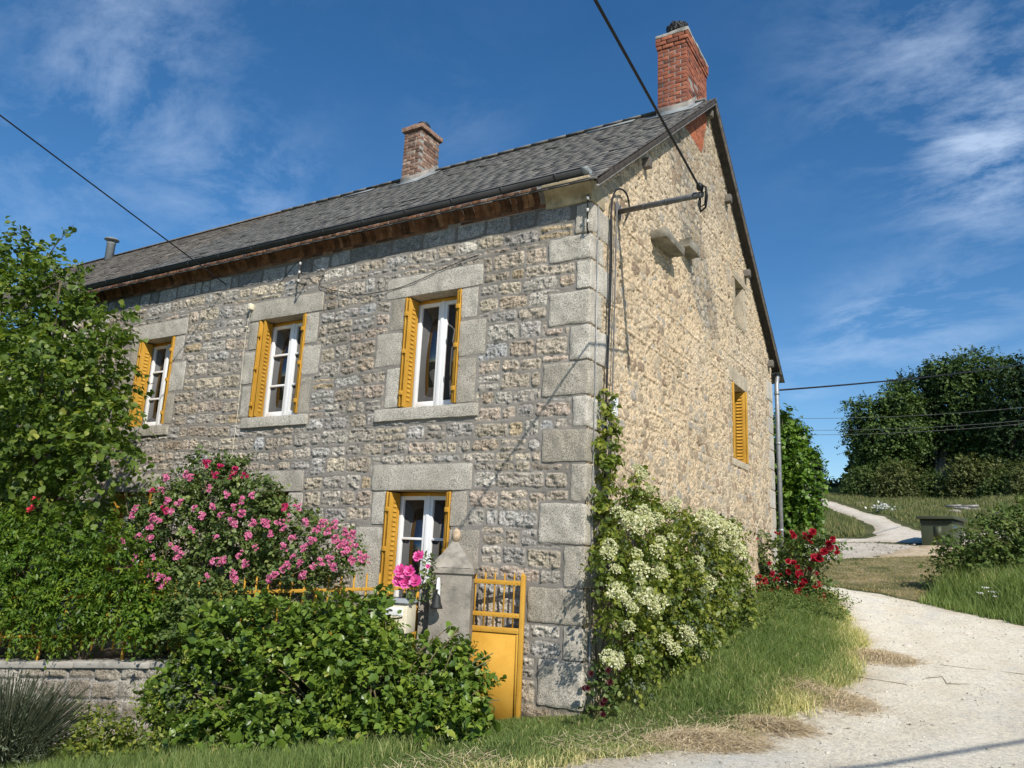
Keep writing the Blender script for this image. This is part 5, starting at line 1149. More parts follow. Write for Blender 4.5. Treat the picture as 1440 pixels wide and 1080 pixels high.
foliage('inner_foliage', [(c, np.array(r)*.8) for c, r in cbb[8:]], 420, 7, .2, .06, L_OV, MT['l_grey'], ch_, 62, .3, .2, .7, .2)
rg = R_(14); stems('stems', [np.array([.12, 1.0+3*rg.random(), .1]) for _ in range(9)], [b[0]+rg.normal(size=3)*.1-np.array([.2, 0, 0]) for b in cbb for _ in range(3)], MT['bark'], ch_, .014, .005, 9)
def lacecap(p, n, s, seed, par, name='flower_head'):
    rg = R_(seed); n = unit(np.asarray(n, float)); x = unit(np.cross(n, (0, 0, 1.0))); y = np.cross(n, x); k = 130
    a = rg.random(k)*6.28; q = np.sqrt(rg.random(k)); P = p+s*(q*np.cos(a))[:, None]*x+s*(q*np.sin(a))[:, None]*y+n*(s*.45*(1-q**2)+rg.normal(0, .1*s, k))[:, None]
    V, F, r = inst(P, rg.normal(size=(k, 3)), n+rg.normal(size=(k, 3))*.6, s*rg.uniform(.20, .34, k), L_QUAD, rg.random(k)*.8, 1.1)
    m = 9; a = np.arange(m)*6.28/m+rg.random(m)*.3; P2 = p+s*.86*(np.cos(a)[:, None]*x+np.sin(a)[:, None]*y)-n*.1*s+rg.normal(size=(m, 3))*.1*s
    V2, F2, r2 = inst(P2, np.cos(a)[:, None]*x+np.sin(a)[:, None]*y, n+rg.normal(size=(m, 3))*.3, s*.26, L_QUAD, .6+.4*rg.random(m), 1.3)
    mk(name, np.concatenate([V, V2]), [np.concatenate([F[0], F2[0]+len(V)])], MT['f_cream'], par, rnd=np.concatenate([r, r2]))
skip = {(1050, 785), (1042, 792), (1045, 808), (1048, 815), (1028, 825), (1048, 833), (1062, 850), (1018, 845), (1043, 885), (1081, 800)}
hp = [(858, 768, 16), (885, 728, 14), (890, 735, 15), (905, 720, 14), (870, 720, 10), (912, 735, 12), (925, 728, 10), (855, 778, 12), (930, 760, 11), (900, 800, 13), (928, 805, 11), (900, 815, 10), (868, 830, 16), (880, 842, 12), (905, 838, 13), (915, 845, 11), (930, 845, 12), (922, 855, 10), (890, 855, 10), (992, 730, 14), (1005, 735, 14), (1018, 738, 12), (1025, 745, 13), (1030, 757, 12), (1035, 768, 12), (1038, 775, 11), (995, 748, 8), (1050, 785, 10), (1042, 792, 10), (1045, 808, 9), (1048, 815, 9), (1000, 818, 9), (995, 825, 8), (1028, 825, 8), (1048, 833, 9), (1018, 845, 8), (1062, 850, 8), (965, 888, 12), (970, 898, 10), (948, 912, 10), (855, 925, 13), (868, 925, 10), (990, 920, 8), (897, 660, 9), (905, 668, 9), (950, 705, 9), (940, 712, 8), (925, 775, 10), (945, 755, 9), (865, 800, 9), (1043, 885, 9), (1081, 800, 11), (985, 800, 8), (1010, 905, 7)]
for i, (px, py, s) in enumerate([q for q in hp if q[:2] not in skip]):
    p = atX(px, py, .72 if px < 960 else .80); lacecap(p, (.55+.2*random.random(), -.6, .55+.3*random.random()), s*depth(p)/F_*random.uniform(.7, 1.15), 700+i, ch_)
rgx = R_(91); Bx, Ux, _ = blob_pts(cbb, 190, rgx, .95, .2); kx = (Ux[:, 0] > .15) & (Ux[:, 1] < .35) & (Bx[:, 2] > .7); Bx, Ux = Bx[kx], Ux[kx]
for i in range(min(26, len(Bx))): lacecap(Bx[i]+Ux[i]*.14, (.5, -.6, .6+.3*rgx.random()), rgx.uniform(.035, .085), 900+i, ch_)
# ---- strand of creeper on the corner
iv = thing('creeper', 'narrow green creeper climbing the cables beside the house corner', 'climber', (.1, .35, 2.2))
ib2 = [(np.array(c), r) for c, r in (((.12, .36, 3.55), (.05, .14, .10)), ((.12, .36, 3.25), (.06, .17, .14)), ((.13, .34, 2.98), (.08, .20, .16)), ((.14, .30, 2.72), (.09, .23, .18)), ((.14, .30, 2.42), (.09, .24, .18)), ((.13, .30, 2.15), (.08, .2, .2)), ((.15, .28, 1.85), (.08, .15, .16)))]
foliage('foliage', ib2, 170, 6, .13, .075, L_OV, MT['l_climb'], iv, 63, .2, .2, .3, .3, 1.1, upn=.4, grav=.5); stems('stems', [np.array([.08, .3, .2])], [b[0] for b in ib2], MT['bark'], iv, .008, .003, 4, .02)
# ---- dark rose at the corner foot
dr = thing('dark_rose', 'low rose with dark red withered blooms at the foot of the house corner', 'rose', (.15, -.05, 0))
db = blob_px([(836, 955, 12), (850, 945, 14), (838, 985, 16), (855, 970, 15), (845, 1000, 14), (860, 990, 10)], .05, 1, .8)
foliage('foliage', db, 80, 6, .1, .055, L_OV, MT['l_rose'], dr, 64, .15, .3, .4); rg = R_(3)
for px, py in ((831, 948), (855, 943), (822, 968), (826, 968), (847, 990), (850, 985), (848, 1005), (858, 960)): bloom_part('rose_bloom', [atY(px, py, -.18)], [(.3, -.8, .4)], [.034], MT['f_dark'], dr, px+py)
stems('stems', [np.array([.12, -.02, -.05])], [b[0] for b in db]*2, MT['stem'], dr, .006, .003, 4)
# ---- red roses near the back corner
rr_ = thing('red_rose_bush', 'tall red rose bush by the back corner of the gable', 'rose bush', (.7, 8.6, .9))
rbp = [(1085, 790, 20), (1110, 775, 22), (1140, 775, 22, .1), (1155, 770, 14), (1080, 825, 26), (1110, 830, 28), (1135, 815, 22), (1140, 840, 20), (1100, 855, 24), (1072, 850, 26), (1060, 825, 22), (1090, 870, 22), (1155, 845, 18), (1165, 770, 14), (1125, 760, 14), (1070, 765, 16), (1150, 825, 14)]
rb = blob_px(rbp, 8.35, 1.05, .8)
foliage('foliage', rb, 900, 7, .22, .085, L_OV, MT['l_rose'], rr_, 71, .2, .4, .45, .3, 1., .9)
rg = R_(6); stems('stems', [np.array([.5+.4*rg.random(), 8.5, .9]) for _ in range(8)], [b[0]+rg.normal(size=3)*.15 for b in rb for _ in range(3)], MT['stem'], rr_, .014, .005, 5)
for i, (px, py, s) in enumerate([(1143, 750, 11), (1128, 755, 8), (1116, 758, 9), (1140, 758, 9), (1166, 760, 10), (1164, 771, 11), (1177, 775, 8), (1150, 785, 13), (1156, 780, 10), (1063, 757, 8), (1098, 752, 7), (1115, 795, 10), (1110, 800, 12), (1120, 793, 9), (1118, 805, 10), (1080, 810, 10), (1074, 815, 9), (1085, 805, 8), (1075, 825, 9), (1093, 822, 8), (1070, 830, 8), (1085, 832, 9), (1100, 825, 8), (1113, 815, 9), (1132, 818, 12), (1142, 822, 9), (1128, 825, 8), (1105, 838, 10), (1098, 838, 8), (1113, 846, 10), (1118, 842, 8), (1152, 845, 10), (1160, 843, 8), (1155, 832, 7), (1146, 830, 6), (1080, 845, 7), (1068, 845, 7), (1125, 803, 7), (1158, 850, 7), (1062, 812, 8), (1066, 822, 9), (1090, 812, 9), (1096, 818, 7), (1062, 840, 8), (1092, 848, 7), (1104, 852, 7), (1136, 806, 8), (1145, 812, 7), (1122, 832, 8), (1130, 842, 7), (1140, 852, 8), (1084, 858, 7)]):
    p = atY(px, py, 8.05-.15*rg.random()); bloom_part('rose_bloom', p+rg.normal(size=(2, 3))*.055, rg.normal(size=(2, 3))*.4+(.3, -.8, .45), np.full(2, s*depth(p)/F_*(.56 if i < 9 else .40)), MT['f_red'], rr_, 800+i)
bw = thing('bank_weeds', 'low leafy weeds along the top of the grass bank under the red roses', 'weed', (1.2, 6.5, .8))
foliage('foliage', [((x, y, h1(x, y)+.05), (.38, .5, s)) for x, y, s in ((.75, 5.2, .20), (.95, 6.3, .22), (1.15, 7.4, .2), (.7, 4.2, .16), (1.35, 8.1, .2), (.55, 7.0, .25), (1.5, 6.6, .12))], 700, 7, .2, .05, L_OV, MT['l_bramble'], bw, 85, 0, .9, .1, .5, .8, .8)
# ---- burdock leaves
bd = thing('broad_leaf_weed', 'clump of big broad pale green leaves in the grass bank beside the gable', 'weed', atY(1035, 915, 4.2))
rg = R_(4); b0 = atY(1035, 915, 4.2); n = 14; a = rg.random(n)*6.28; D = np.stack([np.cos(a), np.sin(a), .55+0*a], 1)
V, F, r = inst(b0+D*.10+rg.normal(size=(n, 3))*.06, D, np.tile((0.2, -.3, .8), (n, 1))+rg.normal(size=(n, 3))*.2, rg.uniform(.25, .42, n), L_ROUND, .7+.3*rg.random(n)); mk('leaf', V, F, MT['l_vine'], bd, rnd=r)
# ---- vine-like young tree behind the back corner
vn = thing('young_maple', 'bright green young tree just behind the back corner of the house', 'tree', (-.15, 12.8, 1.3))
vb_ = blob_px([(1105, 620, 24), (1118, 650, 26), (1110, 690, 30), (1128, 690, 20), (1100, 730, 28), (1122, 725, 24), (1100, 590, 10), (1135, 715, 14), (1085, 660, 30), (1080, 720, 30), (1115, 755, 20), (1138, 738, 8)], 12.6, 1, .9)
foliage('crown', vb_, 1300, 7, .32, .115, L_LOBED, MT['l_vine'], vn, 72, .25, .25, .45, .35, 1.05, .9, grav=.3)
m = MB(); rg = R_(5)
for c, r in vb_: trunk(m, [(-.15, 12.8, 1.2), (-.15+.1*rg.normal(), 12.7, 2.6), c], [.05, .03, .008], rg)
m.build('trunk', MT['bark'], vn, smooth=True)
n = 9; P = np.array([atY(1125+4.2*i, 712-1.5*i+4*(i % 2), 12.2) for i in range(n)]); V, F, r = inst(P, rg.normal(size=(n, 3)), np.tile((0, -.4, .8), (n, 1)), .15, L_LOBED, rg.random(n)); mk('outer_leaves', V, F, MT['l_vine'], vn, rnd=r)

# ---- lavender and weeds bottom left
lv_ = thing('lavender_clump', 'grey-green clump of thin lavender stalks before the garden wall at the bottom left', 'plant', (-4.9, -3.4, -.8))
rg = R_(9); V = []; F = []; Rr = []; k = 0
for cx, cy, n, sp in ((-4.75, -3.35, 900, .62), (-5.3, -3.1, 600, .6), (-4.35, -3.6, 500, .5)):
    z0 = h1(cx, cy)
    for i in range(n):
        a = rg.random()*6.28; q = sp*math.sqrt(rg.random()); base = np.array([cx+.25*q*math.cos(a), cy+.25*q*math.sin(a), z0]); Ls = rg.uniform(.55, 1.0)
        tip = base+np.array([q*math.cos(a)*1.0, q*math.sin(a)*1.0, Ls*(1-.35*q/sp)]); w_ = .0035; sd = unit(rg.normal(size=3))*w_; mid = (base+tip)/2+(0, 0, .06)
        V += [base-sd, base+sd, mid+sd, mid-sd, tip-sd*.8, tip+sd*.8]; F += [(k, k+1, k+2, k+3), (k+3, k+2, k+5, k+4)]; Rr += [rg.random()]*6; k += 6
        if rg.random() < .5:
            e = tip+(tip-mid)*.12; s2 = sd*2.6; V += [tip-s2, tip+s2, e+sd, e-sd, e, e]; F += [(k, k+1, k+2, k+3)]; Rr += [.7]*6; k += 6
mk('stalks', np.array(V), [np.array(F)], MT['lavender'], lv_, rnd=np.array(Rr))
foliage('foliage', [((-4.75, -3.35, h1(-4.75, -3.35)+.25), (.5, .4, .32)), ((-5.3, -3.1, h1(-5.3, -3.1)+.25), (.45, .35, .3)), ((-4.35, -3.6, h1(-4.35, -3.6)+.2), (.4, .35, .25))], 900, 8, .22, .05, L_NARROW, MT['l_grey'], lv_, 81, 0, .8, .3, .3, .7, .5)
we = thing('weed_clump', 'clump of bright leafy weeds at the foot of the whitewashed wall', 'weed', (-3.9, -2.9, -.6))
foliage('foliage', [((x, y, h1(x, y)+.12), (.32, .25, s)) for x, y, s in ((-4.1, -2.9, .34), (-3.75, -2.95, .30), (-4.35, -2.75, .25), (-3.5, -2.7, .35), (-3.45, -2.4, .42))], 420, 8, .2, .055, L_OV, MT['l_climb'], we, 82, 0, .8, .2, .3, .8, .8)
foliage('upper_foliage', [((-3.55, -2.25, h1(-3.5, -2.3)+.45), (.25, .25, .4)), ((-3.75, -2.1, h1(-3.7, -2.2)+.6), (.16, .16, .35))], 150, 8, .2, .05, L_OV, MT['l_grey'], we, 83, 0, .8, .2, .3, .8, .8)

# ---- brambles and shrubs on the right
bra = thing('bramble_thicket', 'big bramble thicket beyond the tall grass on the right of the road', 'bush', (5.2, 13.2, 1.3))
bb = blob_px([(1375, 785, 30), (1400, 765, 34), (1430, 760, 40, .4), (1350, 795, 24), (1390, 810, 40), (1430, 815, 50), (1360, 820, 28), (1335, 805, 18), (1470, 780, 70, .6), (1520, 770, 70, .8), (1340, 835, 20), (1335, 770, 16), (1362, 762, 18), (1412, 742, 24, .4), (1440, 738, 26, 1.), (1500, 830, 60)], 12.6, 1, 1.)
foliage('foliage', bb, 1900, 7, .42, .105, L_OV, MT['l_bramble'], bra, 91, .3, .5, .5, .4, 1., .9)
rg = R_(2); stems('stems', [np.array([4.6+2*rg.random(), 13, 1.2]) for _ in range(8)], [b[0]+rg.normal(size=3)*.4+np.array([0, 0, .25]) for b in bb for _ in range(4)], MT['stem'], bra, .014, .004, 5)

# ================================================================== GRASS (nobody could count it)
def blades(name, P, Hh, wid, mat, seed, lean=.5, rmax=1., clump=.5, dry=0):
    rg = R_(seed); n = len(P); a = rg.random(n)*6.28; sx = np.stack([np.cos(a), np.sin(a), np.zeros(n)], 1)*wid[:, None] if np.ndim(wid) else np.stack([np.cos(a), np.sin(a), np.zeros(n)], 1)*wid
    b = rg.random(n)*6.28; Ld = np.stack([np.cos(b), np.sin(b), np.zeros(n)], 1)*(rg.random(n)*lean*Hh)[:, None]; up = np.array([0, 0, 1.])
    V = np.stack([P-sx, P+sx, P+Ld*.35+up*(Hh*.55)[:, None]+sx*.75, P+Ld*.35+up*(Hh*.55)[:, None]-sx*.75, P+Ld+up*(Hh*(1-.15*lean))[:, None]], 1).reshape(-1, 3)
    o = (np.arange(n)*5)[:, None]
    r = np.clip(rg.random(n)*rmax*.7+clump*fbm(P[:, 0]*1.5, P[:, 1]*1.5, seed)-.1+dry, 0, 1)
    return kind(mk(name, V, [o+np.array([[0, 1, 2, 3]]), o+np.array([[3, 2, 4]])], mat, rnd=np.repeat(r, 5)), 'stuff')
RD = np.array(ROAD)
def scatter(poly, n, seed, off=None, maxd=None):
    rg = R_(seed); poly = np.asarray(poly, float); lo, hi = poly.min(0), poly.max(0); X = rg.uniform(lo[0], hi[0], n*3); Y = rg.uniform(lo[1], hi[1], n*3)
    k = poly_sd(X, Y, poly) > 0; X, Y = X[k], Y[k]
    sd = poly_sd(X, Y, RD)+.16*(fbm(X*2.6, Y*2.6, 3, 4)-.5)*2
    k = sd < (.05 if off is None else off)+.06*rg.normal(size=len(X)); X, Y, sd = X[k][:n], Y[k][:n], sd[k][:n]
    return np.stack([X, Y, hgt(X, Y)-.01], 1), sd
P, sd = scatter([(-.75, -.12), (.05, -.05), (.05, 9.6), (1.4, 9.6), (2.4, 5.5), (2.7, 3.2), (2.3, 0), (1.6, -1.2), (1.2, -2.5), (-.6, -3.4), (-1.2, -2.2)], 90000, 3)
g = R_(1); nearc = sstep(-1.0, 0.1, sd); bankc = sstep(.2, 1.4, P[:, 1])
blades('grass', P, (.05+.10*bankc*(1-.5*nearc))*g.uniform(.5, 1.6, len(P))*(.5+1.0*fbm(P[:, 0]*2, P[:, 1]*2, 8)), .0034, MT['grass'], 5, 1.1, .95, .45, .45*sstep(-.7, .05, sd)+.5*(g.random(len(P)) < .05))
P, sd = scatter([(-6, -4.2), (-1.0, -4.0), (-.5, -1.1), (-1.3, -1.2), (-3, -2.2), (-6, -3)], 26000, 4)
blades('grass', P, g.uniform(.06, .22, len(P)), .0036, MT['grass'], 6, .6)
P, sd = scatter([(2.6, 10.3), (3.4, 9.3), (4.2, 8.2), (5.5, 6.0), (7.5, 3), (9, 4), (9, 16), (4.2, 16), (3.4, 13)], 48000, 7)
blades('tall_grass', P, (.22+.50*sstep(-.2, -1.6, sd))*g.uniform(.5, 1.25, len(P)), .0075, MT['grass'], 8, .55)
P, sd = scatter(MOWN, 30000, 9); blades('cut_grass', P, g.uniform(.03, .12, len(P)), .007, MT['drygrass'], 10, 1.5, 1.2, .9, .1)
def field(name, poly, n, hmin, hmax, wd, seed, avoid=()):
    rg = R_(seed); poly = np.asarray(poly, float); lo, hi = poly.min(0), poly.max(0); X = rg.uniform(lo[0], hi[0], n*2); Y = rg.uniform(lo[1], hi[1], n*2); k = poly_sd(X, Y, poly) > 0
    for a in avoid: k &= poly_sd(X, Y, np.asarray(a, float)) < -.45
    X, Y = X[k][:n], Y[k][:n]; P = np.stack([X, Y, hgt(X, Y)-.02], 1); return blades(name, P, rg.uniform(hmin, hmax, len(P))*(.6+.8*fbm(X*.4, Y*.4, seed)), wd, MT['drygrass' if seed % 2 else 'grass'], seed, .6)
field('meadow_grass', [(-12, 27.6), (-1.8, 27.6), (.0, 28.3), (.35, 29.4), (.1, 31.8), (-.6, 35.4), (-1.9, 38.9), (-4.7, 47.2), (-7.2, 55), (-9.6, 62), (-25, 66)], 60000, .15, .42, .016, 21, (TRACK,))
field('meadow_grass', [(12, 30), (1.9, 31.3), (1.2, 32.9), (-.25, 38.2), (-1.85, 42.1), (-4, 48.9), (-6.9, 58), (-8.4, 64), (6, 66), (16, 60)], 60000, .12, .34, .018, 23, (TRACK,))
field('meadow_grass', [(3.6, 20), (3.9, 18), (4.6, 14.5), (9, 15), (12, 25), (4.4, 24)], 14000, .25, .6, .012, 24)
# straw left from mowing: heaps on the road edge
def straw(lab, cx, cy, rx, ry, n, seed, rot=0., hh=.05):
    rg = R_(seed); a = rg.random(n)*6.28; q = np.sqrt(rg.random(n))*(1+.5*rg.normal(size=n)*.4); lx = rx*q*np.cos(a); ly = ry*q*np.sin(a); c, s = math.cos(rot), math.sin(rot)
    X = cx+c*lx-s*ly; Y = cy+s*lx+c*ly; Z = hgt(X, Y)+.02+hh*np.clip(1-q, 0, 1)*rg.random(n)*1.5
    b = rot+rg.normal(0, .7, n); L = rg.uniform(.06, .22, n); d = np.stack([np.cos(b), np.sin(b), rg.normal(0, .12, n)], 1)*L[:, None]; w_ = np.stack([-np.sin(b), np.cos(b), np.zeros(n)], 1)*.0024; P = np.stack([X, Y, Z], 1); up = np.array([0, 0, .004])
    mid = P+d*.5+np.array([0, 0, 1.])*(rg.normal(0, .010, n)+.012)[:, None]
    V = np.stack([P-w_, P+w_, mid+w_+up, mid-w_+up, P+d+w_*.6, P+d-w_*.6], 1).reshape(-1, 3); V[:, 2] = np.maximum(V[:, 2], hgt(V[:, 0], V[:, 1])+.022); o = (np.arange(n)*6)[:, None]
    return tag(mk('straw_heap', V, [o+np.array([[0, 1, 2, 3]]), o+np.array([[3, 2, 4, 5]])], MT['straw'], rnd=np.repeat(rg.random(n), 6)), lab, 'straw', 'heaps of mown straw on the road edge')
straw('pale straw heap farthest along the road edge, beyond the grass bank', 2.45, 4.5, .42, .55, 2600, 1, 1.2)
straw('brownish straw heap at the bulge of the grass bank beside the road', 2.15, 1.9, .38, .6, 2600, 2, 1.0, .06)
straw('small straw heap between the bulge of the bank and the wide nearest heap', 1.85, .55, .36, .25, 1500, 3, .3)
straw('widest straw heap, nearest the camera, at the corner of bank and road', 1.42, -.25, .50, .36, 4200, 4, .5, .07)
def clippings(n, seed):
    P, sd = scatter([(-.6, -3.4), (3.2, -3.4), (3.2, 6.5), (1.2, 9.5), (.8, 6), (.8, 0), (-.4, -.8)], n*4, seed, .28); k = sd > -.5-.3*fbm(P[:, 0]*2, P[:, 1]*2, 3); k &= fbm(P[:, 0]*1.7, P[:, 1]*1.7, 77) > .44; P = P[k][:n]
    rg = R_(seed); m_ = len(P); b = rg.random(m_)*6.28; L = rg.uniform(.05, .18, m_); d = np.stack([np.cos(b), np.sin(b), .25*rg.random(m_)], 1)*L[:, None]; w_ = np.stack([-np.sin(b), np.cos(b), 0*b], 1)*.0022; P[:, 2] += .03+.05*rg.random(m_)*(hgt(P[:, 0], P[:, 1]) > -9)
    V = np.stack([P-w_, P+w_, P+d+w_, P+d-w_], 1).reshape(-1, 3); return kind(mk('dry_clippings', V, [(np.arange(m_)*4)[:, None]+np.array([[0, 1, 2, 3]])], MT['straw'], rnd=np.repeat(rg.random(m_), 4)), 'stuff')
clippings(2600, 55)
# twigs and pebbles on the road
def gravel(name, poly, n, smin, smax, mat, seed):
    rg = R_(seed); poly = np.asarray(poly, float); lo, hi = poly.min(0), poly.max(0); X = rg.uniform(lo[0], hi[0], n); Y = rg.uniform(lo[1], hi[1], n); k = poly_sd(X, Y, poly) > .05; X, Y = X[k], Y[k]; n = len(X)
    k2 = rg.random(n) < .25+.9*sstep(.45, .65, fbm(X*1.3, Y*1.3, seed)); X, Y = X[k2], Y[k2]; n = len(X); s = smin+(smax-smin)*rg.random(n)**3
    O = np.array([(1, 0, 0), (-1, 0, 0), (0, 1, 0), (0, -1, 0), (0, 0, 1), (0, 0, -1.)]); Fo = np.array([(0, 2, 4), (2, 1, 4), (1, 3, 4), (3, 0, 4), (2, 0, 5), (1, 2, 5), (3, 1, 5), (0, 3, 5)])
    V = (O[None]*(1+.35*rg.normal(size=(n, 6, 1)))*(1, 1, .7)*s[:, None, None]+.25*s[:, None, None]*rg.normal(size=(n, 6, 3))); V += np.stack([X, Y, hgt(X, Y)+.022+s*.3], 1)[:, None]
    return kind(mk(name, V.reshape(-1, 3), [(Fo[None]+(np.arange(n)*6)[:, None, None]).reshape(-1, 3)], mat, rnd=np.repeat(rg.random(n), 6)), 'stuff')
MT['grit'] = rndmat('grit', [(0, (.20, .19, .17)), (.3, (.42, .38, .31)), (1, (.68, .62, .52))], .95, .1, 20, .2, 0)
MT['grit_dull'] = rndmat('grit_dull', [(0, (.18, .165, .14)), (.5, (.32, .29, .245)), (1, (.46, .42, .36))], .95, .1, 20, .2, 0)
gravel('loose_gravel', [q for q in ROAD if q[1] > -6], 17000, .003, .016, MT['grit'], 41)
gravel('crushed_rock', [(-4, 17.8), (-.4, 18.6), (.9, 20.6), (1.7, 24), (1.9, 26.2), (.4, 26.7), (-1.3, 25.9), (-5, 24.6)], 3500, .012, .05, MT['grit_dull'], 43)
rg = R_(31)
for i, (px, py) in enumerate(((1213, 875), (1256, 868), (1276, 911), (1361, 893), (1213, 924))):
    a = ray(px, py); t = 1.; 
    while t < 60:
        p = CP+a*t
        if p[2] < h1(p[0], p[1]): break
        t += .04
    s = .05+.02*rg.random(); stn_ = stone('loose_stone', p-(s, s*.8, .03), p+(s, s*.8, .05), MT['rock'], None, .03, .012, .03, 500+i, 14)
    tag(stn_, ['dark pebble on the far left of the pale road', 'small dark pebble midway across the far road', 'pale stone standing near the farthest straw heap', 'white stone on the road toward the tall grass', 'pale stone lying in the straw at the bank edge'][i], 'stone', 'loose stones on the road')
def gpx(px, py):
    a = ray(px, py); t = 1.
    while t < 200:
        p = CP+a*t
        if p[2] < h1(p[0], p[1]): return p
        t += .05
m = MB(); 
for pts in (((1322, 938), (1360, 943), (1400, 947), (1445, 952)), ((1205, 955), (1235, 960), (1275, 966)), ((1302, 957), (1325, 955), (1332, 965), (1365, 966)), ((1228, 1004), (1242, 1005)), ((1183, 1030), (1196, 1028))):
    m = MB(); m.tube([gpx(*q)+(0, 0, .03) for q in pts], .0042, 5); tag(m.build('twig', MT['stem'], None), {1322: 'long thin brown root lying across the road to the right edge', 1205: 'thin twig reaching onto the road from the bank beside the straw', 1302: 'forked bit of root in the middle of the road', 1228: 'short dark twig alone on the pale road', 1183: 'tiny bent twig nearest the bottom of the road'}[pts[0][0]], 'twig', 'twigs on the road')

# ================================================================== KIOSK
kb = thing('transformer_kiosk', 'low dark green electrical kiosk with a flat overhanging roof', 'kiosk', (2.4, 26.6, 2.7))
kc = np.array([2.78, 26.7, 0]); kz = 2.86; ka = math.radians(-12)
def kbx(hx, hy, z0, z1, dx=0, dy=0):
    ca, sa = math.cos(ka), math.sin(ka); c = kc+np.array([ca*dx-sa*dy, sa*dx+ca*dy, 0]); return rotbox(c, (hx, hy), ka, z0, z1)
MB().add(kbx(.55, .86, kz-.5, kz+.80), bxf).build('body', MT['kiosk'], kb, bevel=.01)
MB().add(kbx(.56, .87, kz+.64, kz+.801), bxf).build('eaves_band', MT['kiosk_dark'], kb)
MB().add(kbx(.66, 1.0, kz+.802, kz+.92), bxf).build('roof', MT['kiosk'], kb, bevel=.01)
m = MB(); m.add(kbx(.13, .012, kz+.06, kz+.54, .05, -.872), bxf); do = m.build('door', MT['kiosk_dark'], kb); MB().add(kbx(.10, .006, kz+.09, kz+.51, .05, -.89), bxf).build('door_panel', MT['kiosk'], do)
m = MB(); m.add(kbx(.006, .065, kz+.40, kz+.53, .557, -.45), bxf); so_ = m.build('warning_sign', MT['blue'], kb); MB().add(kbx(.004, .018, kz+.44, kz+.49, .567, -.45), bxf).build('sign_mark', MT['white_plastic'], so_)
m = MB(); p = gpx(1152, 757); m.lathe(p-(0, 0, .1), [(.10, 0), (.10, .72), (.085, .76), (.02, .78)], 14); tag(m.build('marker_post', MT['galv'], None, smooth=True), 'short grey round post standing beside the gravel behind the red roses', 'post')
# wood pile, stones, white flowers
wp = thing('log_pile', 'small grey pile of old logs in the grass beyond the kiosk', 'log pile', atY(1358, 729, 42)); rg = R_(4); q0 = atY(1358, 729, 42); q0[2] = h1(q0[0], q0[1])
for i in range(9): 
    m = MB(); a = q0+np.array([rg.normal()*.3, rg.normal()*.2, .08+.10*(i % 3)]); m.tube([a-(.38, 0, 0), a+(.38, rg.normal()*.15, rg.normal()*.05)], .055+.03*rg.random(), 8); m.build('log', MT['greywood'], wp)
for i, (px, py, s, lab) in enumerate(((1343, 722, .55, 'flat pale stone left of the log pile in the field'), (1312, 713, .35, 'grey rock at the foot of the wood'), (1211, 710, .5, 'pale rock beside the upper white track'), (1412, 725, .6, 'reddish rubble heap right of the log pile'))):
    p = gpx(px, py); tag(stone('field_stone', p-(s*.6, s*.5, .2), p+(s*.6, s*.5, s*.35), MT['rock_dull'], None, .2, .12, .15, 520+i, 3), lab, 'stone', 'stones in the field')
wf = thing('white_flower_patch', 'patch of white flowering weeds beside the upper track', 'flowers', gpx(1243, 722)); p = gpx(1243, 722); rg = R_(8); n = 70
V, F, r = inst(p+rg.normal(size=(n, 3))*(.30, .25, .08)+(0, 0, .35), rg.normal(size=(n, 3)), np.tile((0, -.3, 1.), (n, 1)), .16, L_QUAD, rg.random(n)); mk('blossom', V, F, MT['f_white'], wf, rnd=r)
foliage('foliage', [(p+(0, 0, .2), (.5, .4, .25))], 80, 6, .3, .12, L_NARROW, MT['l_shrub'], wf, 84)
wf = thing('white_umbel', 'few white umbel flowers in the tall grass below the brambles', 'flowers', atY(1385, 835, 9.6)); 
for px, py in ((1378, 834), (1386, 826), (1397, 832), (1399, 838)):
    p = atY(px, py, 9.9); n = 22; V, F, r = inst(p+rg.normal(size=(n, 3))*(.03, .03, .006), rg.normal(size=(n, 3)), np.tile((0, -.3, 1.), (n, 1)), .022, L_QUAD, rg.random(n)); mk('flower_head', V, F, MT['f_white'], wf, rnd=r)
    m = MB(); m.tube([p, (p[0]+.03, p[1]+.05, h1(p[0], p[1]))], .005, 5); m.build('stalk', MT['stem'], wf)

# ================================================================== TREES BEYOND
def big_tree(name, lab, bl, Y, tr, mat, seed, n=900, leaf=.27, bark='bark', grp='trees at the edge of the wood', trunk_px=None, rt=.25, per=8):
    b = blob_px([(x_, y_, r_*.86) for x_, y_, r_ in bl], Y, 1, .95); base = atY(trunk_px[0], trunk_px[1], Y) if trunk_px else b[0][0].copy(); base[2] = min(base[2], h1(base[0], base[1])-.2)
    t = thing(name, lab, 'tree', base, grp)
    foliage('crown', b, int(n*(3.2 if leaf < .3 else 2)), per+2, .95, leaf, L_QUAD, mat, t, seed, .35, .15, .4, .75, 1.15, .9)
    m = MB(); rg = R_(seed)
    for c, r in b: trunk(m, [base, base+(c-base)*.45+(0, 0, .1*(c[2]-base[2])), c], [rt*.7, rt*.4, .04], rg)
    m.build('trunk', MT[bark], t, smooth=True); return t
big_tree('oak_tree', 'leftmost tree of the wood with ragged twigs reaching into the blue sky', [(1240, 595, 30), (1222, 580, 22), (1262, 565, 26), (1225, 625, 24), (1250, 640, 28), (1205, 598, 14), (1270, 610, 30), (1255, 655, 18), (1195, 570, 7), (1200, 615, 9), (1215, 650, 12)], 57, None, MT['l_oak'], 101, 900, .17, trunk_px=(1262, 700), rt=.22)
big_tree('oak_tree', 'tall dark oak second from the left in the wood, dense rounded crown', [(1290, 550, 30), (1300, 590, 38), (1320, 540, 28), (1270, 580, 22), (1310, 620, 36), (1285, 630, 28), (1330, 575, 32), (1265, 540, 12), (1280, 655, 22)], 60, None, MT['l_oak2'], 102, 1000, .17, trunk_px=(1300, 705), rt=.3)
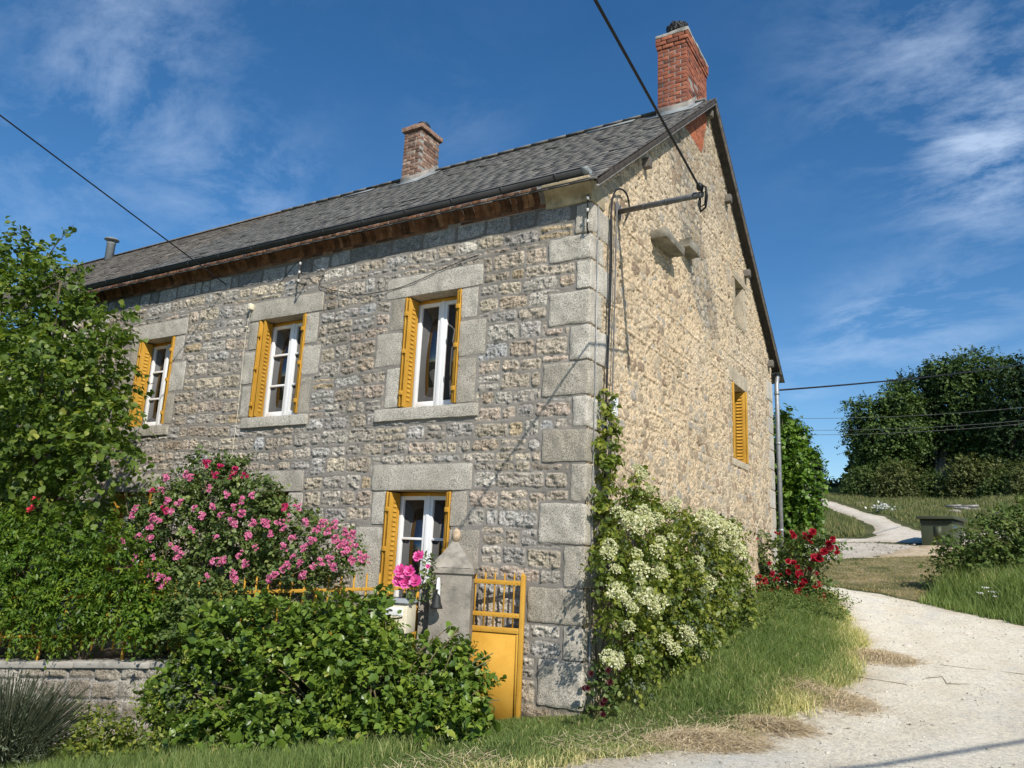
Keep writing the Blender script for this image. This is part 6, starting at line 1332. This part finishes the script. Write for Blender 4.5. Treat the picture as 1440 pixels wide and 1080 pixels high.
big_tree('oak_tree', 'highest tree of the wood, its pale trunk showing below the crown', [(1345, 525, 26), (1370, 515, 26), (1320, 525, 20), (1355, 560, 36), (1390, 545, 30), (1340, 600, 34), (1385, 595, 38), (1405, 520, 20), (1365, 640, 26)], 59, None, MT['l_oak'], 103, 1000, .17, 'bark_pale', trunk_px=(1317, 705), rt=.26)
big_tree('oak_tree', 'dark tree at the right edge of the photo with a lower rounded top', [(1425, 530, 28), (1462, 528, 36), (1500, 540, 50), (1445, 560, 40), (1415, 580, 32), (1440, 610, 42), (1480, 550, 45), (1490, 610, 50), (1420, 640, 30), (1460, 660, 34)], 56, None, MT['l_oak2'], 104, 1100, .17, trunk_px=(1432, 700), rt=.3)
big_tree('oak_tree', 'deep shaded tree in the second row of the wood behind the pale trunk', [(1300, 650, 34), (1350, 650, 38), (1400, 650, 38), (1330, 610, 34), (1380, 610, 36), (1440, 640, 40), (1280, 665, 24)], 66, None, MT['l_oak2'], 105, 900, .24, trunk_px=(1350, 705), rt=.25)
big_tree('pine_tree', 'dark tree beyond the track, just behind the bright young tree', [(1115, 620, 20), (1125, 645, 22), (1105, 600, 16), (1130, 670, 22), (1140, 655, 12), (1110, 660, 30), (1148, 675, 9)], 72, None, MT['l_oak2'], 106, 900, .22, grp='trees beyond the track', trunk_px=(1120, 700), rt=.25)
for i, (bl, Y, mt, lab, sd_) in enumerate((
    ([(1215, 680, 20), (1200, 690, 14), (1232, 690, 20), (1220, 700, 16)], 55, 'l_shrub', 'leftmost rounded shrub at the foot of the wood, beside the track', 111),
    ([(1262, 675, 26), (1250, 695, 22), (1285, 690, 24), (1270, 705, 18), (1240, 700, 14)], 53, 'l_olive', 'broad brownish green shrub under the ragged leftmost tree', 112),
    ([(1315, 690, 24), (1335, 700, 20), (1300, 705, 16), (1325, 710, 16)], 53, 'l_shrub', 'dark low shrub in front of the pale trunk', 113),
    ([(1355, 665, 22), (1375, 680, 26), (1345, 695, 20), (1395, 670, 22), (1370, 705, 20)], 52, 'l_olive', 'olive shrub with layered sprays in front of the wood, right of the pale trunk', 114),
    ([(1405, 695, 26), (1430, 690, 26), (1420, 710, 20), (1390, 712, 16)], 51, 'l_shrub', 'green shrub at the wood edge above the kiosk roof', 115),
    ([(1450, 680, 30), (1470, 700, 30), (1440, 710, 18), (1490, 690, 30)], 50, 'l_olive', 'olive shrub cut by the right edge of the photo', 116))):
    b = blob_px([(x_, y_-2, r_*.98) for x_, y_, r_ in bl], Y, 1, .9); base = b[0][0].copy(); base[2] = h1(base[0], base[1])
    t = thing('hedge_shrub', lab, 'shrub', base, 'shrubs at the foot of the wood'); foliage('foliage', b, 1500, 8, .6, .125, L_QUAD, MT[mt], t, sd_, .3, .25, .4, .45, 1.1, .9)
    stems('stems', [base], [c for c, r in b]*2, MT['bark'], t, .06, .02, sd_)
for i in range(9):      # second rank that closes the wood behind the front trees
    px = 1225+i*34+random.uniform(-8, 8); Y = 72+random.uniform(-3, 4); top = 604+random.uniform(-15, 20)
    if i < 2: top += 40
    bl = [(px, top+20, 26), (px+12, top+45, 30), (px-12, top+55, 28), (px, top+82, 30)]
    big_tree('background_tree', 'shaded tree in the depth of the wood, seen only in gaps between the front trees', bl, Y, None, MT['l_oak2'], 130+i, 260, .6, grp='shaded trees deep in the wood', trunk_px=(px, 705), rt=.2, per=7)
# field gate on the crest
fg = thing('field_gate', 'small white field gate on the crest at the end of the track', 'gate', atY(1138, 680, 67)); q = atY(1128, 682, 67); q2 = atY(1147, 683, 67); zb = h1(q[0], q[1])
for k in range(4): m = MB(); m.bar((q[0], q[1], zb+.35+.3*k), (q2[0], q2[1], zb+.35+.3*k), .05, .07); m.build('bar', MT['white_plastic'], fg)
for a in (q, q2): m = MB(); m.bar((a[0], a[1], zb-.2), (a[0], a[1], zb+1.4), .12, .12, (1, 0, 0)); m.build('post', MT['greywood'], fg)
hd = thing('crest_hedge', 'dark low hedge on the crest beside the white field gate', 'hedge', atY(1165, 690, 67)); foliage('foliage', blob_px([(1158, 690, 8), (1168, 690, 9), (1178, 690, 10), (1150, 692, 7), (1190, 692, 12)], 67, .8, 1), 260, 7, .7, .3, L_QUAD, MT['l_oak2'], hd, 141)
# ================================================================== OVERHEAD CABLES
def cable(lab, a, b, r, sag, mat='rubber', grp=None, n=24):
    a = np.asarray(a, float); b = np.asarray(b, float); m = MB(); m.tube([a+(b-a)*t+np.array([0, 0, -4*sag*t*(1-t)]) for t in np.linspace(0, 1, n)], r, 8); return tag(m.build('overhead_cable', MT[mat], None, smooth=True), lab, 'cable', grp)
far = CP+ray(835, 0)*5.5; far = TIP+(far-TIP)*2.4
cable('thick black cable from the gable mast up over the roof to the photo top', TIP+(0, -.02, .04), far, .0135, .0)
e0 = np.array([-6.67, -.05, 5.87]); e1 = CP+ray(0, 162)*9.5; cable('thin black cable falling from the upper left to the eaves', e0, e0+(e1-e0)*2.2, .010, .0)
cable('black cable running right from the back corner of the house across the trees', atY(1090, 549, 11.2), atY(1490, 504, 30), .022, .12)
for k, (y0, y1, dy) in enumerate(((582, 567, 0), (599, 585.5, .6), (605, 590, -.4))):
    cable(['uppermost of the three thin wires in front of the wood', 'middle of the three thin wires in front of the wood', 'lowest of the three thin wires in front of the wood'][k], atY(1110, y0+(y0-y1)*.42, 47+dy), atY(1560, y1-(y0-y1)*.5, 47+dy), .014, .35, 'mast', 'thin wires before the wood')
cable('cable high over the road, known only by its shadow on the gravel', np.array([2.9, 0, 0])+SUN/SUN[2]*6-np.array([1.16, 1.6, .05])*6, np.array([2.9, 0, 0])+SUN/SUN[2]*6+np.array([1.16, 1.6, .05])*9, .028, .0)
